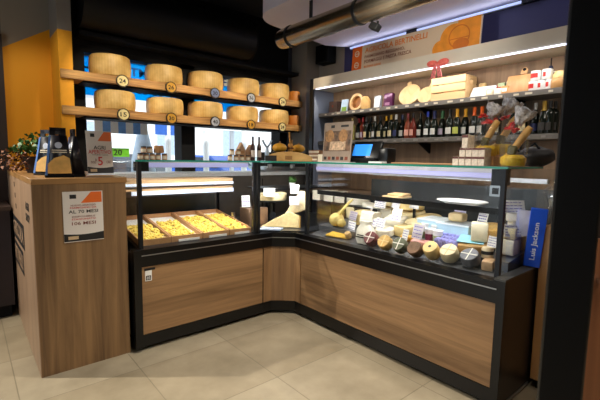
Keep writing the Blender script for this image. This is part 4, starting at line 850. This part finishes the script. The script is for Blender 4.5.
ob('rind', B().b2((.151, 0.004, -.095), (.158, .106, -.005), fr((.0, .0, 0), U, V)), CH('parm_rind', (190, 150, 80)), t)
t = thing('parmesan_wedge', 'pale parmesan wedge standing upright on the large chunk in the corner case', 'cheese', (2.20, 2.66, .82), 0)
ob('cut_face', B().prism([(-.10, -.04), (.10, .03), (.10, .19), (.045, .20), (.0, .12)], .08, fr((.0, .0, 0), U, V) @ Matrix.Translation((0, 0, -.06)), .006), CH('parmesan_pale', (232, 212, 166), .12, 40), t)
tag(ob('round_seal', B().lathe([(0, 0), (.03, 0), (.03, .006), (0, .006)], None, 24), DARKS, None, fr((1.995, 2.70, .81), U, V)), 'dark round seal tag standing on the parmesan chunk', 'tag')
P = UZ(293, 197, 1.0); card('white price card above the parmesan chunk', (2.20, 2.66, .99), .075, .08, .2, PI/4); card('grey tilted card on the parmesan chunk', (2.15, 2.60, .9), .085, .08, .5, PI/4+.2, m=mat('grey_card', (0, 0, 0)))
t = thing('herb_pot', 'small green herb pot at the upper right of the corner case', 'plant', (2.50, 2.86, .99)); t.location = (2.45, 3.0, 1.0125)
ob('pot', B().lathe([(0, 0), (.025, 0), (.032, .05), (0, .05)]), WHITE, t); ob('herb_leaves', B().sph(.04, TR(0, 0, .075), (1, 1, .8)).jitter(.008, 9), mat('leaf_green', (0, 0, 0)), t)
tag(ob('wrapping_sheets', B().prism([(-.09, -.05), (.1, -.06), (.12, .04), (-.05, .06)], .008, TR(1.925, 2.665, .704, 0, 0, -.75)).jitter(.0015), mat('bluish_sheets', (176, 190, 214), .4)), 'pale bluish wrapping sheets behind the corner glass', 'paper')
tag(ob('steel_bin', B().b2((1.86, 2.86, .7035), (2.06, 3.02, .86), None, .006), mat('brown_steel', (130, 104, 84), .35, .5)), 'brownish steel container behind the corner glass', 'container')
P = UY(246, 207, 2.9); card('white price card on a black stem right of the pasta trays', (P.x, 2.9, P.z), .075, .10, .1, PI/2-.2, lines=3)
for i, px in enumerate((249.5,)):
    P = UZ(px, 225, .78); tag(ob('steel_shaker', B().cyl(.02, .07), CHROME, None, TR(1.785, 3.0, .7505)), 'small chrome shaker beside the rightmost pasta tray', 'shaker')

# ================================================================== ON TOP OF THE GLASS
ZT = 1.2745
# jars, left
JARB = mat('jar_contents', (176, 132, 92), .25, 0, .25, 40); JLID = mat('jar_lid_dark', (40, 30, 26), .4); JLAB = mat('jar_label', (220, 206, 180), .6)
def jar(x, y, z, lab, grp):
    t = thing('preserve_jar', lab, 'jar', (x, y, z), 0, grp)
    ob('jar_glass', cm('jar_glass', lambda: B().lathe([(0, 0), (.017, 0), (.019, .003), (.019, .03), (.016, .035), (0, .035)], None, 16), JARB), None, t)
    ob('jar_lid', cm('jar_lid', lambda: B().lathe([(.0165, .0352), (.0178, .036), (.0178, .044), (0, .045)], None, 16), JLID), None, t)
    ob('jar_label', cm('jar_label', lambda: B().lathe([(.0194, .007), (.0194, .026)], None, 10, -PI/2-1.0-.5, -PI/2+1.0-.5), JLAB), None, t)
for i in range(5):
    p = UY(140.5+i*6, 160, 2.72); jar(p.x, 2.72+.004*(i % 2), ZT, ORD[i]+' jar in the bottom row above the pasta case', 'jars above the pasta case')
for i in range(2):
    p = UY(144+i*6, 160, 2.72); jar(p.x, 2.722, ZT+.0455, ('left', 'right')[i]+' jar in the top row above the pasta case', 'jars above the pasta case')
for i, (px, z) in enumerate(((156.5, .0455), (161.5, .0455))):
    p = UY(px, 160, 2.725); tag(ob('kraft_pouch', B().box((0, 0, .026), (.034, .03, .052), None, .007, 2), KRAFT, None, TR(p.x, 2.725, ZT+z+.0005, 0, .12*(-1)**i, .2*i)), ('left', 'right')[i]+' kraft pouch on top of the jars above the pasta case', 'pouch', 'kraft pouches on jars')
for i in range(4):
    p = UY(230+i*6, 160, 2.74); jar(p.x, 2.74, ZT, ORD[i]+' jar in the bottom row beside the two slim bottles', 'jars beside the bottles')
for i in range(2):
    p = UY(232+i*6.5, 160, 2.74); jar(p.x, 2.741, ZT+.0455, ('left', 'right')[i]+' jar in the top row beside the two slim bottles', 'jars beside the bottles')
for i, (px, hh) in enumerate(((239.5, .145), (248.5, .13))):
    p = UY(px, 160, 2.86)
    t = thing('paper_pouch', ('taller left', 'shorter right')[i]+' tan paper pouch with pointed top behind the jars', 'pouch', (p.x, 2.84, ZT), 0, 'pointed paper pouches')
    ob('pouch_body', B().prism([(-.046, 0), (.042, 0), (.042, hh*.5), (0, hh*1.05), (-.046, hh*.5)], .04, fr((0, .02, 0), (1, 0, 0), (0, 0, 1)), .003), mat('tan_pouch', (190, 152, 118), .7), t); ob('pouch_fold', B().b2((-.02, -.024, hh*.42), (.02, -.0203, hh*.55)), KRAFT, t)
for i, px in enumerate((252.8, 259)):
    p = UY(px, 160, 2.72)
    t = thing('oil_bottle', ('left', 'right')[i]+' slim dark oil bottle standing on the glass top', 'bottle', (p.x, 2.72, ZT), 0, 'slim oil bottles')
    ob('bottle_glass', cm('oil_glass', lambda: B().lathe([(0, 0), (.017, 0), (.018, .004), (.018, .115), (.009, .14), (.0075, .175)], None, 16), mat('oil_dark', (60, 34, 30), .15)), None, t)
    ob('capsule', cm('oil_cap', lambda: B().lathe([(.0082, .15), (.0082, .195), (0, .196)], None, 14), mat('oil_cap', (34, 22, 30), .4)), None, t)
    ob('bottle_label', cm('oil_label', lambda: B().lathe([(.0184, .03), (.0184, .085)], None, 10, -PI/2-1.4, -PI/2+.9), mat('oil_label', (206, 190, 176), .6)), None, t)
t = thing('glass_opener', 'pale blue forked tool standing beside the oil bottles', 'utensil', (UY(267, 160, 2.78).x, 2.78, ZT)); t.scale = (1.55, 1.4, 1.3)
TB = mat('tool_blue', (176, 200, 226), .3)
ob('grip', B().lathe([(0, 0), (.014, 0), (.012, .06), (.007, .09), (0, .09)], None, 14), TB, t)
for s in (-1, 1): ob('prong', B().tube([(0, 0, .085), (s*.018, 0, .11), (s*.03, 0, .135)], .006), TB, t)
# arched wooden stand with tag and two pumpkins behind
p0, p1 = UY(263, 160, 2.74), UY(311, 160, 2.60)
a = Vector((p0.x, 2.70)); b_ = Vector((p1.x-.06, 2.52)); c = (a+b_)/2; Ls = (b_-a).length/2; ux = Vector((b_.x-a.x, b_.y-a.y, 0)).normalized()
t = thing('arched_board', 'arched wooden display board across the corner of the glass top', 'display board', (c.x, c.y, ZT))
arc = [(-Ls, 0), (Ls, 0)]+[(Ls*math.cos(math.radians(x)), .018+.062*math.sin(math.radians(x))) for x in range(0, 181, 12)]
M = fr((0, 0, 0), ux, (0, 0, 1))
ob('arch', B().prism(arc, .04, M @ Matrix.Translation((0, 0, -.02)), .002), wood('arch_wood', (196, 146, 80), (232, 188, 118), 'X', .5, 6), t)
ob('arch_plaque', B().b2((-.04, .014, .0205), (.02, .046, .0225), M).b2((-.036, .018, .0226), (.016, .042, .0232), M), wood('arch_wood2', (150, 104, 54), (180, 132, 74), 'X', .5, 6), t)
cq = M @ Vector((-Ls+.045, 0, .04))
tag(ob('slate_tag', B().b2((-.05, 0, 0), (.045, .045, .006), Matrix.Translation((c.x, c.y, ZT)) @ M @ Matrix.Translation((-Ls+.04, .0005, .03))), mat('slate', (36, 32, 30), .6)), 'small black slate tag leaning at the left of the arched board', 'tag')
PUM = mat('pumpkin_orange', (250, 180, 60), .4, 0, .15, 16)
def pumpkin(loc, r, lab):
    b = B(); n = 30; bm = b.bm; rings = []
    for j in range(11):
        ph = PI*j/10; row = []
        for k in range(n):
            th = 2*PI*k/n; rr = r*math.sin(ph)*(1-.07*abs(math.cos(4*th)))
            row.append(bm.verts.new((rr*math.cos(th), rr*math.sin(th), r*.62*(1-math.cos(ph)))))
        rings.append(row)
    for A, C in zip(rings, rings[1:]):
        for k in range(n): bm.faces.new((A[k], A[(k+1) % n], C[(k+1) % n], C[k]))
    bmesh.ops.remove_doubles(bm, verts=bm.verts, dist=1e-5)
    t = thing('pumpkin', lab, 'pumpkin', loc, 0, 'pumpkins on the corner'); ob('flesh', b, PUM, t); ob('stalk', B().tube([(0, 0, r*1.2), (.004, 0, r*1.45)], [.01, .007]), KRAFT, t)
pa, pb = UY(276.5, 155, 2.86), UY(303, 155, 2.72)
bx = thing('pumpkin_riser', 'low dark riser behind the arched board carrying pumpkins', 'stand', (pb.x-.1, 2.84, ZT)); 
ob('riser_top', B().b2((-.22, -.09, .044), (.17, .09, .05)), MATTB, bx); bx.scale = (1, 1, 1.5)
for x in (-.21, .16): ob('riser_side', B().b2((x-.005, -.09, 0), (x+.005, .09, .0438)), MATTB, bx)
pumpkin((pa.x+.02, 2.84, ZT+.0755), .068, 'left orange pumpkin behind the arched board'); pumpkin((pb.x+.045, 2.84, ZT+.0755), .064, 'right orange pumpkin behind the arched board')
t = thing('wheat_bundle', 'upright bundle of straw stalks between the two pumpkins', 'decoration', (pb.x-.075, 2.81, ZT+.0755)); t.scale = (1.2, 1.2, 1.15)
ob('stalks', B().box((0, 0, .035), (.035, .03, .07), None, .006).tube([(0, 0, .05), (-.01, 0, .12), (-.012, 0, .16)], .006).tube([(.012, 0, .05), (.014, 0, .1)], .005), mat('straw', (206, 150, 76), .8, 0, .3, 60), t)
ob('twine', B().box((0, 0, .035), (.038, .033, .008)), BROWNINK, t)
# boxes left of the poster stand
for i, (z, h) in enumerate(((0, .035), (.0355, .032), (.068, .032))):
    p = UX(315, 160, 2.35); t = thing('biscuit_box', ('bottom', 'middle', 'top')[i]+' brown biscuit box of the stack left of the poster card', 'box', (2.40, p.y+.03, ZT+z), .1*i, 'biscuit boxes')
    ob('carton', B().b2((-.05, -.055, 0), (.05, .055, h), None, .002), mat('biscuit_brown', (150, 116, 90), .6, 0, .2, 20), t); ob('carton_band', B().b2((-.0512, -.055, h*.3), (-.0502, .055, h*.7)), CREAM, t)
p = UX(318, 160, 2.22); tag(ob('blank_card', B().b2((-.002, -.026, 0), (.002, .026, .062)), CREAM, None, TR(2.24, p.y, ZT, 0, .1, 0)), 'small cream card standing in front of the biscuit boxes', 'card')
# poster card
pl, pr_ = UX(322, 160, 2.20), UX(350, 161, 2.20)
t = thing('poster_card', 'tall brown printed card with food pictures on the glass top', 'sign', (2.20, (pl.y+pr_.y)/2, ZT))
W = pl.y-pr_.y; H = .31; M = fr((0, 0, 0), (0, -1, 0), (.08, 0, 1))
ob('card_sheet', B().b2((-W/2, .004, -.004), (W/2, H, 0), M), mat('card_tan', (140, 122, 106), .5), t)
ob('card_foot', B().b2((-.01, -W/2, 0), (.06, W/2, .004)), mat('acrylic_white', (0, 0, 0)), t)
ob('food_picture', B().b2((-W*.46, H*.28, .0003), (W*.46, H*.78, .001), M), mat('food_photo', (98, 72, 52), .4, 0, .9, 26), t)
ob('food_picture', B().b2((-W*.25, H*.3, .0012), (W*.3, H*.52, .0018), M), mat('food_photo_light', (190, 160, 130), .4, 0, .5, 40), t)
for x in (-.28, .2): ob('food_picture', B().lathe([(0, .0019), (W*.16, .0019)], M @ Matrix.Translation((W*x, H*.66, 0)), 20), mat('food_photo_gold', (150, 108, 64), .4, 0, .5, 40), t)
ob('card_header', B().b2((-W*.25, H*.86, .0003), (-W*.12, H*.93, .001), M).b2((W*.1, H*.87, .0003), (W*.36, H*.92, .001), M), INK, t)
for k in range(6): ob('footer_mark', B().b2((-W*.44+k*W*.15, H*.06, .0003), (-W*.34+k*W*.15, H*.14, .001), M), BROWNINK if k % 2 else INK, t)
# till
p = UX(360, 160, 2.30)
t = thing('cash_register', 'black touch-screen till with lit blue screen on the glass top', 'till', (2.36, p.y-.03, ZT), .1)
ob('base', B().b2((-.09, -.11, 0), (.09, .11, .035), None, .008, 2), MATTB, t)
ob('neck', B().box((.04, 0, .07), (.05, .08, .08), TR(0, 0, 0, 0, .2, 0)), MATTB, t)
M = fr((-.035, .0, .085), (0, -1, 0), (.42, 0, 1)); ob('screen_bezel', B().b2((-.125, -.055, -.03), (.125, .085, 0), M, .006, 2), BLACK, t)
ob('screen', B().b2((-.118, -.035, .0002), (.045, .06, .001), M), emit('screen_blue', (46, 140, 235), .8), t)
ob('printer', B().b2((-.05, -.2, 0), (.07, -.12, .11), None, .012, 2), BLACK, t)
tag(ob('white_slab', B().b2((-.03, -.06, 0), (.03, .06, .012)), WHITE, None, TR(2.30, UX(377.5, 161, 2.3).y, ZT)), 'flat white slip holder right of the till', 'holder')
tag(ob('serving_strip', B().b2((-.05, -.25, 0), (.05, .25, .008), None, .002), KRAFTW, None, TR(2.42, UX(425, 163, 2.42).y, ZT)), 'long low wooden strip lying on the glass top', 'board')
# stacked packs
PW = mat('pack_white', (214, 198, 178), .5, 0, .25, 50); PR = mat('pack_maroon', (96, 40, 34), .5)
for i, (px, lvl) in enumerate([(457.5+6.4*k, 0) for k in range(5)]+[(464+6.4*k, 1) for k in range(4)]+[(466, 2)]):
    p = UX(px, 165, 2.24); h = .05 if lvl < 2 else .075; w_ = .036
    t = thing('biscuit_pack', (ORD[i]+' cream pack in the bottom row' if lvl == 0 else ORD[i-5]+' cream pack in the second row' if lvl == 1 else 'single tall cream pack on top')+' of the stack beside the baskets', 'packet', (2.25, p.y, ZT+(0, .0505, .101)[lvl]), 0, 'stacked cream packs')
    ob('carton', B().b2((-.04, -w_/2, 0), (.04, w_/2, h), None, .002), PW, t); ob('maroon_band', B().b2((-.0412, -w_/2, h*.78), (-.0402, w_/2, h*.98)), PR, t)
# gift baskets in cellophane
PLATE = mat('pasta_yellow', (250, 196, 50), .5, 0, .25, 50)
def basket(px, py, X, lab, sc, lean, zb):
    p = UX(px, py, X); t = thing('gift_basket', lab, 'gift basket', (X, p.y, zb), 0, 'gift baskets in cellophane'); t.scale = (sc, sc, sc)
    ob('pasta', B().lathe([(0, .004), (.054, .004), (.06, .02), (.06, .045), (.045, .06), (0, .064)], None, 24).jitter(.003, 3), PLATE, t)
    ob('rolling_pin', B().tube([(.0, .03, .05), (-.0, .01+lean*.4, .11), (-.0, -.005+lean, .185), (-.0, -.012+lean*1.15, .205)], [.017, .019, .019, .015], 12), mat('pin_tan', (222, 172, 96), .5, 0, .15, 20), t)
    ob('dark_sachet', B().box((-.03, .012, .085), (.03, .045, .05), TR(0, 0, 0, .2, 0, 0), .008), mat('olive_sachet', (92, 84, 40), .5), t)
    ob('wrapping', B().lathe([(.062, .0), (.068, .03), (.068, .13), (.05, .19), (.018, .225)], None, 24).jitter(.004, 8), CELLO, t)
    b = B(); rn = random.Random(int(px))
    for k in range(7): b.sph(.014, TR(-.018+.02*rn.random(), .04-.065*rn.random(), .19+.055*rn.random(), rn.random(), rn.random()*3, 0), (.45, 1.3, 1), 8, 6)
    ob('bow', b.jitter(.003, 5), mat('bow_foil_red', (206, 44, 38), .35, 0, .6, 80), t)
    ob('wrapping_tuft', B().lathe([(.012, 0), (.02, .02), (.042, .055), (.05, .085)], TR(0, -.012, .222, .45, 0, 0), 22).jitter(.009, int(px)), mat('silver_tuft', (214, 212, 216), .25, .2, .45, 70), t)
basket(486, 150, 2.37, 'rear left gift basket with pasta and rolling pin in cellophane', 1.0, -.04, ZT+.055)
basket(501, 152, 2.47, 'rear right gift basket with pasta and rolling pin in cellophane', 1.08, -.05, ZT+.062)
basket(512.5, 166, 2.24, 'front gift basket with pasta and rolling pin nearest the glass edge', 1.0, -.055, ZT)
for i, (px, X) in enumerate(((487, 2.37), (501, 2.47))):
    p = UX(px, 160, X); s = (.055, .062)[i]; tag(ob('basket_riser', B().b2((-.07, -.07, 0), (.07, .07, s-.0005), None, .003), KRAFTW, None, TR(X, p.y, ZT)), ('wooden block under the rear left gift basket', 'wooden block under the rear right gift basket')[i], 'block', 'wooden basket blocks')
# things behind the right end
t = thing('black_bag', 'slumped black bag on the glass top behind the gift baskets', 'bag', (2.50, UX(537, 160, 2.50).y+.01, 1.276))
ob('bag_body', B().sph(.1, TR(0, 0, .055), (1.0, 1.0, .56)).jitter(.006, 2), mat('black_nylon', (22, 20, 24), .5, 0, .2, 30, .4), t); ob('bag_strap', B().tube([(-.04, -.03, .1), (-.02, .0, .13), (.02, .03, .12), (.05, .05, .08)], .006), MATTB, t)
t = thing('gate_cabinet', 'oak half-height cabinet gate behind the right end of the deli counter', 'cabinet', (2.425, .775, 0))
ob('carcass', B().b2((.012, -.62, .06), (.40, 0, .95), None, .002), GATEW, t); ob('panel_frame', B().b2((0, -.62, .06), (.0118, -.56, .955)).b2((0, -.06, .06), (.0118, 0, .955)).b2((0, -.56, .89), (.0118, -.06, .955)).b2((0, -.56, .06), (.0118, -.06, .12)), wood('gate_edge', (166, 120, 70), (196, 150, 96), 'Z', .45, 4), t)
ob('plinth', B().b2((.03, -.60, 0), (.39, -.02, .0598)), MATTB, t)
t = thing('kraft_box', 'brown cardboard box standing on the oak gate cabinet', 'box', (2.55, .56, .9565), .15)
ob('carton', B().b2((-.07, -.1, 0), (.08, .12, .085), None, .002), KRAFT, t); ob('tape', B().b2((-.0712, -.012, 0), (-.0702, .012, .085)), mat('tape_tan', (196, 160, 110), .3), t)
t = thing('carton_on_shelf', 'tan carton on the rear shelf right of the black bag', 'box', (2.95, .90, 1.13), .1)
t.location = (2.66, .69, 1.13); ob('carton', B().b2((-.08, -.07, 0), (.08, .07, .13), None, .003), mat('tan_carton', (186, 146, 108), .7), t); ob('carton_flap', B().b2((-.08, -.07, .1305), (-.005, .07, .134)), mat('tan_carton', (0, 0, 0)), t)
tag(ob('rear_stand', B().b2((2.57, .70, .9515), (2.79, .775, 1.129)), MATTB), 'dark stand on the gate cabinet carrying the tan carton', 'stand')
b = B(); b.lathe([(.02, 0), (.085, .01), (.1, .09), (.07, .15), (.03, .17), (.06, .21)], Matrix.Diagonal((.8, 1, 1, 1)), 22).jitter(.012, 6)
t = thing('cellophane_bag', 'crumpled clear cellophane bag above the oak gate cabinet', 'bag', (2.53, .73, 1.02)); t.location = (2.575, .72, 1.038)
ob('film', b, CELLO, t); ob('bag_twist', B().tube([(0, 0, .16), (.01, 0, .19)], .008), mat('silver_tuft', (0, 0, 0)), t)
# blue upright case with white lettering
t = thing('blue_display_case', 'bright blue upright box with white vertical lettering at the end ledge', 'box', (2.40, .812, .7125), -1.22)
hb = .335; M = TR(0, 0, 0, 0, .06, 0)      # its face looks at the customers
ob('box_body', B().b2((-.036, -.013, 0.004), (.046, .013, hb), M, .003), BLUE, t); ob('inner_card', B().b2((-.10, -.004, .17), (-.0365, .008, hb-.02), M), mat('pale_insert', (206, 206, 230), .5), t)
text('vertical_lettering', 'Luis Jackson', .21, .034, WHITE, t, M @ fr((.006, -.0136, .15), (0, 0, 1), (-1, 0, 0)))

# ================================================================== NEAR POST AND DOOR AT RIGHT
tp = ray(576.5, 200); tp = CAM+tp*.76
struct('door_2', B().b2((-.012, -.038, -tp.z+0), (.012, .038, 2.9-tp.z), TR(tp.x, tp.y, tp.z, 0, 0, yw-.55), .004), mat('post_black', (12, 11, 11), .45))
dp = CAM+ray(604, 300)*1.5
t = thing('wood_door', 'reddish brown wooden door half hidden by the black post at right edge', 'door', (dp.x, dp.y, 0), yw)
ob('leaf', B().b2((-.0, -.5, .02), (.04, .068, 1.02), None, .003), DOORW, t)
ob('upper_leaf', B().b2((-.0, -.5, 1.022), (.04, .06, 2.2), None, .003), mat('dark_upper', (44, 26, 20), .5), t)
ob('handle', B().tube([(-.03, .03, .86), (-.032, -.0, .86), (-.03, -.05, .862)], .007), CHROME, t); ob('handle_rose', B().b2((-.03, .022, .85), (-.001, .038, .87)), CHROME, t)

# ================================================================== LIGHT
def area(n, loc, tgt, sx, sy, e, c=(1, 1, 1)):
    l = bpy.data.lights.new(n, 'AREA'); l.shape = 'RECTANGLE'; l.size = sx; l.size_y = sy; l.energy = e; l.color = c
    o = bpy.data.objects.new(n, l); COL.objects.link(o); o.location = loc
    o.rotation_euler = (Vector(tgt)-Vector(loc)).to_track_quat('-Z', 'Y').to_euler(); return o
def spot(n, loc, tgt, e, ang=60, c=(1, .80, .56), blend=.5, r=.03):
    l = bpy.data.lights.new(n, 'SPOT'); l.energy = e; l.color = c; l.spot_size = math.radians(ang); l.spot_blend = blend; l.shadow_soft_size = r
    o = bpy.data.objects.new(n, l); COL.objects.link(o); o.location = loc
    o.rotation_euler = (Vector(tgt)-Vector(loc)).to_track_quat('-Z', 'Y').to_euler(); return o
WARM = (1, .93, .81)
for x in (1.1, 1.6, 2.09, 2.56, 3.05): spot('wheel_spotlight', (x-.1, 2.75, 2.55), (x, 4.05, 1.83), 58, 41, (1, .86, .66), .5)
spot('floor_spotlight', (1.4, 1.5, 2.95), (1.5, 1.75, 0), 240, 80, WARM, .9)
spot('floor_spotlight', (.8, .5, 2.95), (1.2, 1.5, 0), 45, 90, WARM, .9)
spot('entrance_spotlight', (-.98, 3.6, 2.75), (1.1, 2.1, 0), 360, 75, WARM, .6, .02)
spot('wall_spotlight', (.2, 3.2, 2.75), (.62, 4.3, 1.35), 26, 60, WARM, .7)
spot('added_ceiling_uplight', (3.32, 3.62, 1.9), (2.45, 2.9, 2.62), 16, 60, (.86, .86, 1), .8)  # added lamp without a fixture, brightens the lowered pale ceiling
spot('sign_spotlight', (2.0, 1.7, 2.22), (3.3, 2.15, 2.33), 30, 92, WARM, .8)
area('added_room_fill', (1.9, -.4, 2.6), (1.9, -.4, 0), 1.0, 1.0, 50, (1, .9, .76))  # added soft fill, raises the ambient light of the room
area('canopy_led', (3.2, 2.1, 2.095), (3.4, 2.1, 1.3), 2.5, .03, 9, (1, .93, .86))
area('cove_led', (3.5, 2.1, 2.54), (2.8, 2.1, 2.75), 2.6, .03, 2.2, (.75, .8, 1))
area('case_led', (2.19, 1.62, 1.196), (2.42, 1.62, .7), 1.3, .05, 6, (.98, .97, 1))
area('case_led', (1.35, 2.77, 1.218), (1.35, 2.98, .7), .78, .05, 6, (1, .97, .92))
area('case_led', (2.02, 2.62, 1.22), (2.2, 2.8, .7), .25, .04, 5, (.98, .97, 1))
area('case_shelf_led', (2.23, 1.62, 1.008), (2.42, 1.62, .7), 1.35, .03, 1.1, (.98, .97, 1))

W = bpy.data.worlds.new('daylight'); SC.world = W; W.use_nodes = True
bg = W.node_tree.nodes['Background']; bg.inputs[0].default_value = (.80, .90, 1, 1); bg.inputs[1].default_value = 2.0
sun = bpy.data.lights.new('sun', 'SUN'); sun.energy = 3; sun.angle = .02; so = bpy.data.objects.new('sun', sun); COL.objects.link(so)
so.rotation_euler = Vector((.35, 1, -1.0)).to_track_quat('-Z', 'Y').to_euler(); so.location = (0, -5, 12)

# ================================================================== CAMERA
cd = bpy.data.cameras.new('camera'); co = bpy.data.objects.new('camera', cd); COL.objects.link(co)
cd.sensor_width = 36; cd.lens = FPX/600*36; cd.clip_start = .05
co.matrix_world = Matrix(((cR.x, -cD.x, -cF.x, CAM.x), (cR.y, -cD.y, -cF.y, CAM.y), (cR.z, -cD.z, -cF.z, CAM.z), (0, 0, 0, 1)))
cd.dof.use_dof = True; cd.dof.focus_distance = 2.7; cd.dof.aperture_fstop = 5
SC.camera = co
SC.view_settings.view_transform = 'Standard'; SC.view_settings.look = 'None'; SC.view_settings.gamma = 1; SC.view_settings.exposure = 0
SC.view_settings.use_curve_mapping = False
SC.cycles.use_denoising = True
SC.cycles.max_bounces = 8; SC.cycles.transparent_max_bounces = 24; SC.cycles.diffuse_bounces = 4; SC.cycles.caustics_reflective = False; SC.cycles.caustics_refractive = False
SC.cycles.sample_clamp_indirect = 6
